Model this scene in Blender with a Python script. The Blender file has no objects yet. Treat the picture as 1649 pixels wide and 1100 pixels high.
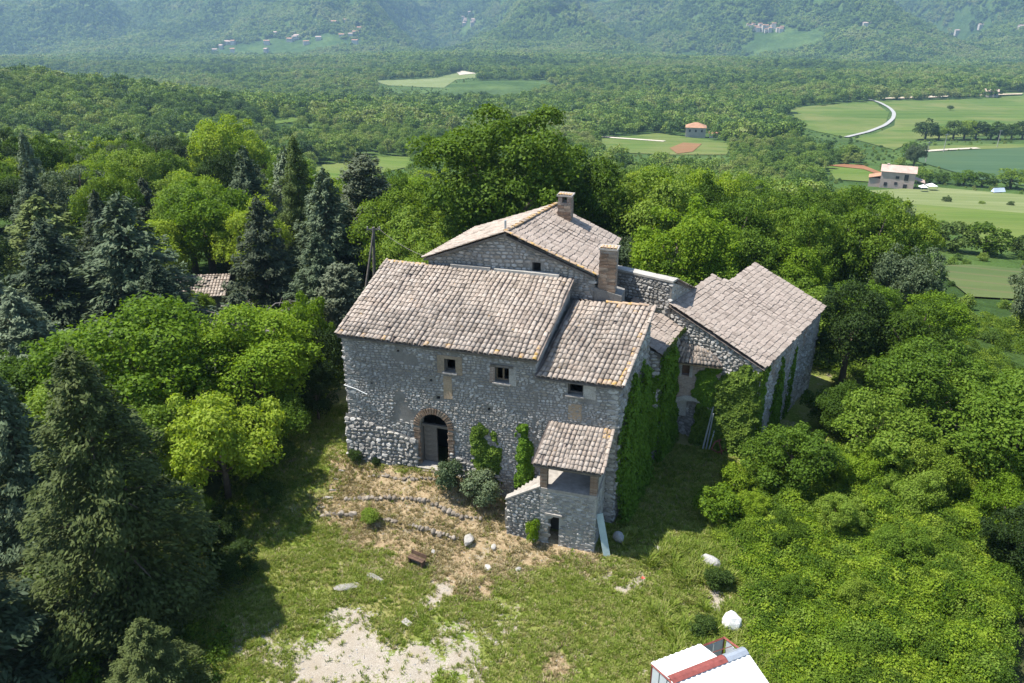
import bpy, math, random
import numpy as np
from mathutils import Vector, Matrix, Euler, geometry

# ------------------------------------------------------------------ camera, sky, sun, exposure
SC = bpy.context.scene
COL = SC.collection
cam_d = bpy.data.cameras.new('camera'); cam = bpy.data.objects.new('camera', cam_d); COL.objects.link(cam)
cam.location = (0, 0, 20); cam.rotation_euler = (math.pi/2 - math.atan(585/1300), 0, 0)
cam_d.lens = 36*1300/1649; cam_d.sensor_width = 36; cam_d.clip_start = .5; cam_d.clip_end = 30000
SC.camera = cam
SUN_EL = math.radians(62)
LA = math.radians(-16.1)                                   # the farmhouse facade's bearing in plan
E1 = np.array([math.cos(LA), math.sin(LA)]); E2 = np.array([-math.sin(LA), math.cos(LA)])
sh = E1 + .13*E2; sh /= np.hypot(*sh)                       # the way shadows fall on the ground
to_sun = np.array([-sh[0]*math.cos(SUN_EL), -sh[1]*math.cos(SUN_EL), math.sin(SUN_EL)])
W = bpy.data.worlds.new('World'); SC.world = W; W.use_nodes = True
nt = W.node_tree
sky = nt.nodes.new('ShaderNodeTexSky'); sky.sky_type = 'NISHITA'; sky.sun_disc = False
sky.sun_elevation = SUN_EL; sky.sun_rotation = math.atan2(to_sun[0], to_sun[1]); sky.altitude = 400
sky.air_density = 1.0; sky.dust_density = .6; sky.ozone_density = 1.2
bg = nt.nodes['Background']; bg.inputs[1].default_value = .112
nt.links.new(sky.outputs[0], bg.inputs[0])
sd = bpy.data.lights.new('sun', 'SUN'); sd.energy = 5.0; sd.angle = math.radians(.53); sd.color = (1, .955, .88)
so = bpy.data.objects.new('sun', sd); COL.objects.link(so); so.location = (0, 0, 60)
so.rotation_euler = Vector(tuple(to_sun)).to_track_quat('Z', 'Y').to_euler()
vs = SC.view_settings; vs.view_transform = 'Standard'; vs.look = 'None'; vs.gamma = 1; vs.exposure = 1.08
vs.use_curve_mapping = False
SC.cycles.max_bounces = 6; SC.cycles.diffuse_bounces = 3; SC.cycles.transmission_bounces = 3
SC.cycles.transparent_max_bounces = 6; SC.cycles.volume_bounces = 0; SC.cycles.caustics_reflective = False
SC.cycles.use_denoising = True
RNG = np.random.default_rng(7)
random.seed(7)

# ------------------------------------------------------------------ helpers: numbers
A0 = np.array([-7.31, 31.6])
def Wd(s, r, z=0.0):
    """house frame (s along the facade, r to the back, z) to world"""
    p = A0 + s*E1 + r*E2
    return np.array([p[0], p[1], z])
def to_local(x, y):
    dx, dy = x - A0[0], y - A0[1]
    return dx*E1[0] + dy*E1[1], dx*E2[0] + dy*E2[1]
def sstep(a, b, x):
    t = np.clip((x - a)/(b - a), 0, 1); return t*t*(3 - 2*t)
def _hash(ix, iy, seed):
    n = (ix.astype(np.int64)*374761393 + iy.astype(np.int64)*668265263 + seed*974634777) & 0x7fffffff
    n = ((n ^ (n >> 13))*1274126177) & 0x7fffffff
    return ((n ^ (n >> 16)) & 0xffff)/65535.0
def vnoise(x, y, seed=0):
    x = np.asarray(x, float); y = np.asarray(y, float)
    ix = np.floor(x); iy = np.floor(y); fx = x - ix; fy = y - iy
    fx = fx*fx*(3 - 2*fx); fy = fy*fy*(3 - 2*fy)
    a = _hash(ix, iy, seed); b = _hash(ix+1, iy, seed); c = _hash(ix, iy+1, seed); d = _hash(ix+1, iy+1, seed)
    return (a*(1-fx) + b*fx)*(1-fy) + (c*(1-fx) + d*fx)*fy
def fbm(x, y, seed=0, oct=4, gain=.5):
    t = 0; a = 1; s = 0
    for k in range(oct):
        t = t + a*(vnoise(x*2**k, y*2**k, seed+k*17)*2 - 1); s += a; a *= gain
    return t/s
def in_poly(x, y, poly):
    x = np.asarray(x, float); y = np.asarray(y, float); ins = np.zeros(x.shape, bool)
    n = len(poly); j = n-1
    for i in range(n):
        xi, yi = poly[i]; xj, yj = poly[j]
        if yi != yj:
            ins ^= ((yi > y) != (yj > y)) & (x < (xj-xi)*(y-yi)/(yj-yi) + xi)
        j = i
    return ins
def poly_dist(x, y, pts, closed=True):
    d = np.full(np.shape(x), 1e9); n = len(pts)
    for i in range(n if closed else n-1):
        ax, ay = pts[i]; bx, by = pts[(i+1) % n]
        L = (bx-ax)**2 + (by-ay)**2 + 1e-9
        t = np.clip(((x-ax)*(bx-ax) + (y-ay)*(by-ay))/L, 0, 1)
        d = np.minimum(d, np.hypot(x-ax-t*(bx-ax), y-ay-t*(by-ay)))
    return d

# ------------------------------------------------------------------ terrain height
PY = [-50, 45, 70, 120, 200, 270, 530, 840, 1100, 1500, 1950, 2600, 3200, 4000, 5200, 7000, 9400]
PZ = [-1.4, -1.4, -4.5, -15, -32, -44, -68, -86, -100, -116, -144, -108, -42, 70, 190, 300, 380]
def far_h(x, y):
    d = np.where(y > 0, np.hypot(x*.55, y), y)
    d = d + sstep(900, 1900, d)*260*fbm(x/820 + 3.1, y/1500, 15, 3)
    z = np.interp(d, PY, PZ)
    z = z + 33*np.exp(-((x+285)/165)**2 - ((y-405)/200)**2)
    z = z - 3*sstep(14, 45, x)*(1 - sstep(60, 160, y)) 
    lf = sstep(-10, -60, x)*(1 - sstep(120, 240, y))*sstep(45, 80, y); z = z + 5*lf
    m = sstep(1850, 2700, d)
    rid = 1 - np.abs(fbm(x/640 + .3, y/1300, 5, 4))*2.2
    z = z + m*(rid - .4)*290 + m*fbm(x/300, y/420, 9, 3)*66
    z = z + sstep(300, 1200, d)*(1-m)*fbm(x/420, y/330, 3, 3)*9
    return z
TERR = {}
def house_h(s, r):
    """ground right by the house, house frame"""
    base = np.interp(s, [-3, 0, 4.3, 5.2, 7, 9, 12, 20], [.05, .1, .26, .05, -.65, -.95, -1.2, -1.4])
    back = np.interp(s, [-3, 9, 12], [-.4, -1.2, -1.4])
    front = np.interp(s, [-6, 0, 6, 12], [-1.25, -1.3, -1.45, -1.5])
    # the terraced front: a step at r=-.7, r=-1.9 and at r=-3
    t = np.interp(r, [-5.2, -3.15, -2.95, -1.95, -1.75, -.85, -.7, 0], [0, .16, .30, .44, .60, .80, .92, 1])
    left = sstep(-1.6, -.1, s)
    t2 = np.interp(r, [-5.2, 0], [0, 1]); t = t*left + t2*(1-left)
    z = front + (base - front)*t
    return np.where(r > 0, base + (back-base)*np.clip(r/4, 0, 1), z)
def ground_h(x, y):
    x = np.asarray(x, float); y = np.asarray(y, float)
    s, r = to_local(x, y)
    z = far_h(x, y)
    w = sstep(-14, -5, s)*(1-sstep(15, 22, s))*sstep(-13, -6, r)*(1-sstep(12, 20, r))
    z = z*(1-w) + house_h(s, r)*w
    near = (1 - sstep(45, 70, y))*(1-sstep(30, 45, np.abs(x)))
    return z + near*(fbm(x/2.3, y/2.3, 21, 3)*.10 + fbm(x/.5, y/.5, 33, 2)*.03)
def gz(x, y): return float(ground_h(np.array([x]), np.array([y]))[0])

# ------------------------------------------------------------------ helpers: objects
def link(o, parent=None):
    COL.objects.link(o)
    if parent is not None: o.parent = parent
    return o
def tag(o, label=None, cat=None, group=None, kind=None):
    if label: o['label'] = label
    if cat: o['category'] = cat
    if group: o['group'] = group
    if kind: o['kind'] = kind
    return o
def thing(name, label, cat, loc=(0, 0, 0), rotz=0.0, group=None):
    o = bpy.data.objects.new(name, None); o.empty_display_size = .3
    o.location = tuple(float(v) for v in loc); o.rotation_euler = (0, 0, rotz)
    return tag(link(o), label, cat, group)
def np_mesh(name, V, F, smooth=False, attrs=None):
    """V (n,3); F (m,k) with one k"""
    V = np.asarray(V, np.float32); F = np.asarray(F, np.int32)
    me = bpy.data.meshes.new(name); me.vertices.add(len(V)); me.vertices.foreach_set('co', V.ravel())
    m, k = F.shape
    me.loops.add(m*k); me.loops.foreach_set('vertex_index', F.ravel())
    me.polygons.add(m); me.polygons.foreach_set('loop_start', np.arange(0, m*k, k, dtype=np.int32))
    if smooth: me.polygons.foreach_set('use_smooth', np.ones(m, bool))
    me.update(calc_edges=True)
    for nm, arr in (attrs or {}).items():
        arr = np.asarray(arr, np.float32)
        if arr.ndim == 1:
            a = me.attributes.new(nm, 'FLOAT', 'POINT'); a.data.foreach_set('value', arr)
        else:
            a = me.attributes.new(nm, 'FLOAT_VECTOR', 'POINT'); a.data.foreach_set('vector', arr.ravel())
    return me
class MB:
    """collects shapes, builds ONE mesh object"""
    def __init__(self): self.v = []; self.f = []; self.n = 0
    def add(self, V, F):
        self.v.append(np.asarray(V, float).reshape(-1, 3)); self.f += [tuple(int(i)+self.n for i in f) for f in F]; self.n += len(self.v[-1])
        return self
    def box(self, c, size, rot=None, jit=0.0):
        x, y, z = [q/2 for q in size]
        V = np.array([(-x,-y,-z),(x,-y,-z),(x,y,-z),(-x,y,-z),(-x,-y,z),(x,-y,z),(x,y,z),(-x,y,z)], float)
        if jit: V += RNG.uniform(-jit, jit, V.shape)
        if rot is not None: V = V @ np.array(Euler(rot).to_matrix()).T
        return self.add(V + np.array(c, float), [(0,3,2,1),(4,5,6,7),(0,1,5,4),(1,2,6,5),(2,3,7,6),(3,0,4,7)])
    def prism(self, poly, z0, z1):
        """poly (x,y) anticlockwise; z0, z1 numbers or per-corner lists"""
        n = len(poly); a = z0 if hasattr(z0, '__len__') else [z0]*n; b = z1 if hasattr(z1, '__len__') else [z1]*n
        V = [(p[0], p[1], a[i]) for i, p in enumerate(poly)] + [(p[0], p[1], b[i]) for i, p in enumerate(poly)]
        return self.add(V, [tuple(range(n))[::-1], tuple(range(n, 2*n))] + [(i, (i+1) % n, n+(i+1) % n, n+i) for i in range(n)])
    def tube(self, pts, rad, seg=6, cap=True):
        pts = np.asarray(pts, float); m = len(pts); rad = rad if hasattr(rad, '__len__') else [rad]*m
        V = []
        for i in range(m):
            t = pts[min(i+1, m-1)] - pts[max(i-1, 0)]; t /= np.linalg.norm(t)+1e-9
            u = np.cross(t, (0, 0, 1.0) if abs(t[2]) < .9 else (1.0, 0, 0)); u /= np.linalg.norm(u); w = np.cross(t, u)
            for k in range(seg):
                a = 2*math.pi*k/seg; V.append(pts[i] + rad[i]*(math.cos(a)*u + math.sin(a)*w))
        F = [(i*seg+k, i*seg+(k+1) % seg, (i+1)*seg+(k+1) % seg, (i+1)*seg+k) for i in range(m-1) for k in range(seg)]
        if cap: F += [tuple(range(seg))[::-1], tuple(range((m-1)*seg, m*seg))]
        return self.add(V, F)
    def mesh(self, name, smooth=False):
        me = bpy.data.meshes.new(name)
        me.from_pydata(np.concatenate(self.v).tolist() if self.v else [], [], self.f)
        if smooth: me.polygons.foreach_set('use_smooth', np.ones(len(me.polygons), bool))
        me.update(); return me
    def build(self, name, mat, parent=None, smooth=False, kind=None):
        me = self.mesh(name, smooth); me.materials.append(mat)
        o = link(bpy.data.objects.new(name, me), parent)
        if kind: o['kind'] = kind
        return o
def obj(name, me, mat, parent=None, M=None, kind=None):
    if mat is not None and len(me.materials) == 0: me.materials.append(mat)
    o = link(bpy.data.objects.new(name, me), parent)
    if M is not None: o.matrix_local = M
    if kind: o['kind'] = kind
    return o

# ------------------------------------------------------------------ helpers: materials
class NT:
    def __init__(self, name):
        self.m = bpy.data.materials.new(name); self.m.use_nodes = True
        self.t = self.m.node_tree; self.t.nodes.clear(); self.out = self.t.nodes.new('ShaderNodeOutputMaterial')
    def n(self, typ, ins=None, out=0, **props):
        nd = self.t.nodes.new('ShaderNode'+typ)
        for k, v in props.items(): setattr(nd, k, v)
        for k, v in (ins or {}).items():
            if isinstance(v, bpy.types.NodeSocket): self.t.links.new(v, nd.inputs[k])
            elif v is not None: nd.inputs[k].default_value = v
        return nd.outputs[out]
    def pos(self): return self.n('NewGeometry', out='Position')
    def objco(self): return self.n('TexCoord', out='Object')
    def noise(self, scale, det=4, rough=.55, co=None, out=0, dist=0.0):
        return self.n('TexNoise', {'Vector': co if co is not None else self.pos(), 'Scale': scale, 'Detail': det, 'Roughness': rough, 'Distortion': dist}, out)
    def math(self, op, a, b=0.5, clamp=False):
        return self.n('Math', {0: a, 1: b}, operation=op, use_clamp=clamp)
    def ramp(self, fac, stops, interp='LINEAR'):
        nd = self.t.nodes.new('ShaderNodeValToRGB'); self.t.links.new(fac, nd.inputs[0]); nd.color_ramp.interpolation = interp
        el = nd.color_ramp.elements
        while len(el) < len(stops): el.new(1)
        for e, (p, c) in zip(el, stops):
            e.position = p; e.color = (c[0], c[1], c[2], 1) if hasattr(c, '__len__') else (c, c, c, 1)
        return nd.outputs[0]
    def mix(self, f, a, b, mode='MIX'):
        nd = self.t.nodes.new('ShaderNodeMix'); nd.data_type = 'RGBA'; nd.blend_type = mode
        for k, v in ((0, f), (6, a), (7, b)):
            if isinstance(v, bpy.types.NodeSocket): self.t.links.new(v, nd.inputs[k])
            else: nd.inputs[k].default_value = v if not hasattr(v, '__len__') else (v[0], v[1], v[2], 1)
        return nd.outputs[2]
    def rand(self):
        """one number per loose piece, different on every object too"""
        a = self.n('NewGeometry', out='Random Per Island'); b = self.n('ObjectInfo', out='Random')
        return self.n('Math', {0: self.math('ADD', a, b)}, operation='FRACT')
    def bump(self, h, dist=.02, strength=.6):
        return self.n('Bump', {'Height': h, 'Distance': dist, 'Strength': strength})
    def done(self, col, rough=.85, normal=None, spec=.3, metal=0.0):
        b = self.n('BsdfPrincipled', {'Base Color': col if isinstance(col, bpy.types.NodeSocket) else (*col, 1), 'Roughness': rough, 'Specular IOR Level': spec, 'Metallic': metal, 'Normal': normal})
        self.t.links.new(b, self.out.inputs[0]); return self.m

def m_plain(name, c, rough=.8, var=.25, scale=6, bump=.01, metal=0.0, spec=.3):
    g = NT(name); f = g.noise(scale, 6, .65, g.objco())
    lo = [v*(1-var) for v in c]; hi = [min(1, v*(1+var)) for v in c]
    col = g.ramp(f, [(.3, lo), (.7, hi)])
    return g.done(col, rough, g.bump(g.noise(scale*6, 4, .6, g.objco()), bump) if bump else None, spec, metal)
def m_stone(name, cols, stain=(.10, .095, .085), lich=.25):
    g = NT(name); r = g.rand(); p = g.objco()
    k = len(cols); base = g.ramp(r, [((i+.02)/k, c) for i, c in enumerate(cols)], 'CONSTANT')
    fine = g.noise(9, 8, .7, p); base = g.mix(.55, base, g.ramp(fine, [(.3, (.42, .41, .40)), (.5, (.95, .94, .92)), (.72, (1.5, 1.48, 1.42))]), 'MULTIPLY')
    big = g.noise(.55, 5, .6, p); base = g.mix(g.ramp(big, [(.42, 0), (.66, .5)]), base, stain)
    l = g.noise(17, 3, .5, p); base = g.mix(g.ramp(l, [(.64, 0), (.7, lich)]), base, (.52, .51, .47))
    return g.done(base, .92, g.bump(g.noise(30, 6, .7, p), .02, .7), .15)
def m_mortar(name, a, b):
    g = NT(name); p = g.objco(); f = g.noise(2.2, 8, .7, p); c = g.ramp(f, [(.3, a), (.7, b)])
    c = g.mix(g.ramp(g.noise(.5, 4, .6, p), [(.45, 0), (.7, .5)]), c, (.13, .125, .115))
    c = g.mix(.5, c, g.ramp(g.noise(24, 5, .7, p), [(.32, (.45, .44, .43)), (.6, (1.3, 1.3, 1.27))]), 'MULTIPLY')
    return g.done(c, .95, g.bump(g.noise(40, 6, .7, p), .02, .8), .1)
def m_tile(name, cols, lichen=(.45, .24, .03), lich_amt=.5, pale=.5, stain=.6, lt=.66):
    g = NT(name); r = g.rand(); p = g.pos(); k = len(cols)
    base = g.ramp(r, [(i/(k-1), c) for i, c in enumerate(cols)])
    base = g.mix(.7, base, g.ramp(g.noise(14, 7, .7, p), [(.3, (.5, .48, .46)), (.5, (1, 1, 1)), (.75, (1.35, 1.33, 1.3))]), 'MULTIPLY')
    base = g.mix(g.ramp(g.noise(2.6, 5, .7, p), [(.44, 0), (.66, pale)]), base, (.43, .365, .305))
    base = g.mix(g.ramp(g.noise(.8, 5, .7, g.n('VectorMath', {0: p, 1: (7, 3, 1)}, operation='ADD')), [(.54, 0), (.74, stain)]), base, (.13, .105, .09))
    base = g.mix(g.ramp(g.noise(5, 4, .6, p), [(lt, 0), (lt+.06, lich_amt)]), base, lichen)
    return g.done(base, .9, g.bump(g.noise(45, 5, .7, p), .015, .6), .15)
def m_leaf(name, cols, trans=.34, big=.35, obj_var=True, rough=.6, spec=.10):
    """foliage: colour varies leaf to leaf, clump to clump and tree to tree"""
    g = NT(name); isl = g.n('NewGeometry', out='Random Per Island'); ob = g.n('ObjectInfo', out='Random')
    cl = g.noise(big, 3, .6)
    f = g.math('ADD', g.math('MULTIPLY', isl, .35), g.math('MULTIPLY', cl, .5))
    if obj_var: f = g.math('ADD', f, g.math('MULTIPLY', g.math('SUBTRACT', ob, .5), .75))
    k = len(cols); c = g.ramp(f, [(.12+.7*i/(k-1), v) for i, v in enumerate(cols)])
    b = g.n('BsdfPrincipled', {'Base Color': c, 'Roughness': rough, 'Specular IOR Level': spec})
    tc = g.mix(1.0, c, (1.42, 1.38, .40), 'MULTIPLY')
    tr = g.n('BsdfTranslucent', {'Color': tc})
    s = g.n('MixShader', {0: trans, 1: b, 2: tr}); g.t.links.new(s, g.out.inputs[0]); return g.m

# ------------------------------------------------------------------ materials
STONE = m_stone('rubble_limestone', [(.38,.362,.338), (.32,.305,.285), (.435,.42,.393), (.27,.257,.24), (.375,.352,.318), (.49,.473,.445), (.345,.33,.312), (.31,.283,.245)])
STONE_PALE = m_stone('pale_limestone', [(.40,.385,.36), (.33,.315,.295), (.47,.455,.43), (.28,.265,.245), (.37,.35,.32)], lich=.35)
MORTAR = m_mortar('old_mortar', (.155,.147,.135), (.28,.263,.24))
PLASTER = m_mortar('worn_plaster', (.30,.285,.26), (.43,.41,.375))
TANPL = m_mortar('tan_plaster', (.27,.20,.13), (.40,.31,.22))
TILE = m_tile('weathered_coppi', [(.175,.145,.118), (.265,.22,.18), (.33,.277,.23), (.28,.224,.18), (.37,.318,.27), (.22,.187,.156)])
TILE_PAN = m_tile('channel_tiles', [(.09,.075,.066), (.15,.125,.11), (.20,.165,.145)], pale=.15)
SLAB = m_tile('grey_pink_roof_slabs', [(.205,.168,.14), (.28,.23,.193), (.33,.272,.23), (.26,.217,.182), (.31,.26,.222)], lich_amt=.12, stain=.1, pale=.3)
TILE_OR = m_tile('lichened_tiles', [(.34,.23,.14), (.42,.30,.2), (.30,.22,.16)], lichen=(.52,.30,.02), lich_amt=.6, lt=.52)
WOOD = m_plain('grey_weathered_wood', (.13,.115,.10), .85, .4, 5)
WOOD_BR = m_plain('brown_wood', (.10,.06,.04), .8, .4, 5)
WOOD_TAN = m_plain('tan_window_wood', (.19,.14,.085), .7, .3, 5)
INTERIOR_SHADE = m_plain('painted_interior_shade', (.05,.047,.043), .95, .3, 1.5, 0)  # near-black colour standing in for the shade inside the openings
METAL = m_plain('galvanised_metal', (.42,.45,.48), .45, .15, 4, .002, .6)
RUST = m_plain('red_oxide_steel', (.20,.055,.045), .6, .3, 5, .004)
WHITE_SHEET = m_plain('white_sheet_metal', (.70,.70,.68), .5, .12, 1.1, .002)
CONC = m_plain('pale_concrete', (.30,.275,.245), .9, .25, 4, .01)
def m_brick(name):
    g = NT(name); p = g.objco()
    sx = g.n('SeparateXYZ', {0: p}); sz = g.t.nodes[-1].outputs[2]; sy = g.t.nodes[-1].outputs[1]
    u = g.math('ADD', sx, sy); v = g.n('CombineXYZ', {0: u, 1: sz})
    b = g.n('TexBrick', {'Vector': v, 'Color1': (.17,.105,.08,1), 'Color2': (.25,.175,.13,1), 'Mortar': (.30,.27,.23,1), 'Scale': 1.0, 'Mortar Size': .012, 'Brick Width': .27, 'Row Height': .075, 'Bias': 0.0})
    c = g.mix(.6, b, g.ramp(g.noise(12, 6, .7, p), [(.3, (.5,.5,.5)), (.5, (1,1,1)), (.75, (1.5,1.45,1.4))]), 'MULTIPLY')
    c = g.mix(g.ramp(g.noise(1.3, 4, .6, p), [(.45, 0), (.7, .6)]), c, (.36,.32,.28))
    return g.done(c, .92, g.bump(g.t.nodes[[n.type for n in g.t.nodes].index('TEX_BRICK')].outputs[1], .02, -.6), .15)
BRICK = m_brick('old_brickwork')
BRICKS = m_stone('loose_bricks', [(.18,.125,.09), (.25,.185,.135), (.22,.16,.115), (.30,.24,.185)], (.2,.12,.08))

# ------------------------------------------------------------------ the ground by the house
GRAVEL = [[(-8.1,20.6),(-7.9,22.3),(-6.0,23.0),(-4.2,22.4),(-3.4,21.2),(-2.3,21.6),(-1.2,22.8),(-1.3,21.5),(-1.6,19.8),(-3.7,19.3),(-8.0,19.3)],
          [(-3.6,23.9),(-3.2,24.8),(-2.5,24.7),(-2.5,24.2),(-2.9,23.3)], [(2.9,24.9),(3.9,25.2),(4.0,25.1),(3.0,24.7)],
          [(3.8,24.4),(4.5,24.9),(5.0,24.8),(4.3,24.3)], [(7.5,24.4),(7.8,24.6),(8.0,23.7),(7.5,23.1)]]
DRYP = [(-8.0,31.3),(-.4,29.5),(3.7,26.5),(4.0,25.9),(1.4,25.3),(-.1,25.5),(-1.5,24.0),(-5.6,25.9),(-8.4,28.6)]
TANP = [(1.1,21.6),(1.8,21.6),(1.8,19.9),(1.0,19.9)]
HULL = [(-3.0, -9), (-3.2, 7), (-1.5, 11), (3, 13.5), (12, 14.5), (16, 19.5), (22.0, 18.4), (21.6, 14), (20.2, 7), (20, 3), (17, -2), (16, -16)]
HULLW = [tuple(Wd(*p)[:2]) for p in HULL]
YARD = [(-9.1,37.3),(-9.9,34.4),(-10.3,30.9),(-10.8,28.4),(-9.0,22.6),(-10.1,16),(8.3,16),(8.5,23.4),(8.4,27.2),(10.7,30.9),(10.6,33.9)]
gx = np.linspace(-26, 26, 400); gy = np.linspace(14, 52, 330); GX, GY = np.meshgrid(gx, gy); X = GX.ravel(); Y = GY.ravel()
Zg = ground_h(X, Y)
wob = fbm(X/1.1, Y/1.1, 50, 4)*.9
def softmask(poly, soft):
    d = poly_dist(X, Y, poly); d = np.where(in_poly(X, Y, poly), d, -d) + wob*soft*1.6
    return sstep(-soft*1.3, soft*1.3, d)
grav = np.max([softmask(p, 1.5 if i == 0 else .3) for i, p in enumerate(GRAVEL)], axis=0)
dry = np.maximum(softmask(DRYP, .9), softmask(TANP, .4))
outd = np.where(in_poly(X, Y, YARD) | in_poly(X, Y, HULLW), 0, np.minimum(poly_dist(X, Y, YARD), poly_dist(X, Y, HULLW)))
wood = sstep(.2, 2.0, outd + wob*.8)
gi = np.arange(len(X)).reshape(GX.shape)
F = np.stack([gi[:-1,:-1].ravel(), gi[:-1,1:].ravel(), gi[1:,1:].ravel(), gi[1:,:-1].ravel()], 1)
g = NT('yard_ground')
ag = g.n('Attribute', attribute_name='gravel', out='Fac'); ad = g.n('Attribute', attribute_name='dry', out='Fac')
n1 = g.noise(1.2, 6, .65); n2 = g.noise(9, 6, .7); n3 = g.noise(.35, 4, .5); n4 = g.noise(40, 4, .7)
grass = g.ramp(n2, [(.3, (.07,.11,.016)), (.5, (.145,.195,.03)), (.7, (.235,.27,.06))])
grass = g.mix(g.ramp(n3, [(.42, 0), (.60, .8)]), grass, (.23,.20,.085))
straw = g.ramp(n2, [(.28, (.13,.085,.05)), (.48, (.28,.205,.12)), (.72, (.40,.33,.21))])
straw = g.mix(g.ramp(n1, [(.55, 0), (.7, .5)]), straw, (.20,.18,.06))
dm = g.math('ADD', ad, g.math('MULTIPLY', g.math('SUBTRACT', n1, .5), 1.5))
c = g.mix(g.ramp(dm, [(.42, 0), (.6, 1)]), grass, straw)
bare = g.math('ADD', n1, g.math('MULTIPLY', g.math('SUBTRACT', n2, .5), .6))
c = g.mix(g.ramp(bare, [(.56, 0), (.70, .75)]), c, (.30,.24,.15))
gr = g.ramp(n4, [(.3, (.20,.17,.135)), (.5, (.33,.29,.24)), (.72, (.44,.40,.345))])
gr = g.mix(g.ramp(n1, [(.42, .0), (.66, .8)]), gr, (.28,.235,.175))
gm = g.math('ADD', ag, g.math('ADD', g.math('MULTIPLY', g.math('SUBTRACT', n2, .5), 2.6), g.math('MULTIPLY', g.math('SUBTRACT', n1, .5), 3.0)))
c = g.mix(g.ramp(gm, [(.40, 0), (.62, 1)]), c, gr)
aw = g.n('Attribute', attribute_name='wood', out='Fac')
c = g.mix(aw, c, g.ramp(n2, [(.3, (.022,.028,.010)), (.5, (.045,.055,.018)), (.7, (.085,.085,.035))]))
c = g.mix(.55, c, g.ramp(n4, [(.3, (.45,.45,.42)), (.5, (1, 1, 1)), (.7, (1.45,1.45,1.4))]), 'MULTIPLY')
M_YARD = g.done(c, .95, g.bump(g.math('ADD', n2, g.math('MULTIPLY', n4, .5)), .05, .7), .1)
me = np_mesh('ground', np.stack([X, Y, Zg], 1), F, True, {'gravel': grav, 'dry': dry, 'wood': wood}); me.materials.append(M_YARD)
tag(link(bpy.data.objects.new('ground', me)), 'rough farmyard of grass, straw and pale gravel before the stone farmhouse', kind='structure')

# the land beyond: one sheet out to the mountains
na, nr = 420, 460
ang = np.linspace(math.radians(-80), math.radians(80), na); rad = np.concatenate([np.linspace(3, 60, 60), np.geomspace(61, 9400, nr-60)])
AA, RR = np.meshgrid(ang, rad); X = (RR*np.sin(AA)).ravel(); Y = (RR*np.cos(AA)).ravel(); Zt = ground_h(X, Y)
ins = np.minimum.reduce([X+25.5, 25.5-X, Y-14.3, 51.5-Y]); Zt = Zt - .8*sstep(.0, 1.2, ins)
gi = np.arange(len(X)).reshape(AA.shape)
F = np.stack([gi[:-1,:-1].ravel(), gi[1:,:-1].ravel(), gi[1:,1:].ravel(), gi[:-1,1:].ravel()], 1)
g = NT('woodland_floor')
a = g.noise(.02, 6, .6); b = g.noise(.0022, 5, .6); cc = g.noise(.12, 5, .7)
c = g.ramp(a, [(.3, (.028,.055,.015)), (.5, (.05,.09,.022)), (.7, (.09,.135,.035))])
c = g.mix(g.ramp(b, [(.5, 0), (.64, .65)]), c, (.095,.135,.045))
c = g.mix(.6, c, g.ramp(cc, [(.3, (.45,.45,.45)), (.7, (1.4,1.4,1.4))]), 'MULTIPLY')
M_LAND = g.done(c, .95, g.bump(cc, 3.0, .8), .05)
me = np_mesh('hills', np.stack([X, Y, Zt], 1), F, True); me.materials.append(M_LAND)
tag(link(bpy.data.objects.new('hills', me)), 'wooded valley floor rising to long green mountains', kind='structure')

# ------------------------------------------------------------------ building helpers (house frame s, r, z)
class Bld:
    def __init__(self, name, label, s, r, z, cat='house', group=None):
        self.off = np.array([s, r, z], float)
        self.root = thing(name, label, cat, Wd(s, r, z), LA, group)
    def put(self, o, parent=None):
        """o was built in the house frame"""
        if parent is None or parent is self.root:
            o.parent = self.root; o.location = tuple(-self.off)
        else: o.parent = parent
        return o
    def mb(self, mb, name, mat, parent=None, smooth=False, kind=None):
        return self.put(mb.build(name, mat, None, smooth, kind), parent)

def inside_margin(u, z, poly, m):
    u1 = np.array([u]); z1 = np.array([z])
    d = poly_dist(u1, z1, poly)[0]; return d if in_poly(u1, z1, poly)[0] else -d
STONE_N = 8
def stone_verts(w, h, rel):
    k = STONE_N; a = 2*np.pi*(np.arange(k)+.5)/k + RNG.uniform(-.2, .2, k)
    q = np.abs(np.cos(a))**3.2 + np.abs(np.sin(a))**3.2; rr = q**(-1/3.2)*RNG.uniform(.86, 1.04, k)
    cu, cz = np.cos(a)*rr, np.sin(a)*rr
    t = RNG.uniform(.7, .84); o2 = RNG.uniform(.7, 1.25)*rel; tu, tz = RNG.uniform(-.25, .25, 2)*rel
    V = np.zeros((2*k+1, 3))
    V[:k] = np.stack([cu*w/2, cz*h/2, np.full(k, -.02)], 1)
    V[k:2*k] = np.stack([cu*w/2*t, cz*h/2*t, o2 + cu*tu*2 + cz*tz*2 + RNG.uniform(-.2, .2, k)*rel], 1)
    V[2*k] = (0, 0, o2*1.12)
    return V
STONE_F = [(i, (i+1) % STONE_N, STONE_N+(i+1) % STONE_N, STONE_N+i) for i in range(STONE_N)] + [(STONE_N+i, STONE_N+(i+1) % STONE_N, 2*STONE_N) for i in range(STONE_N)]
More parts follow.
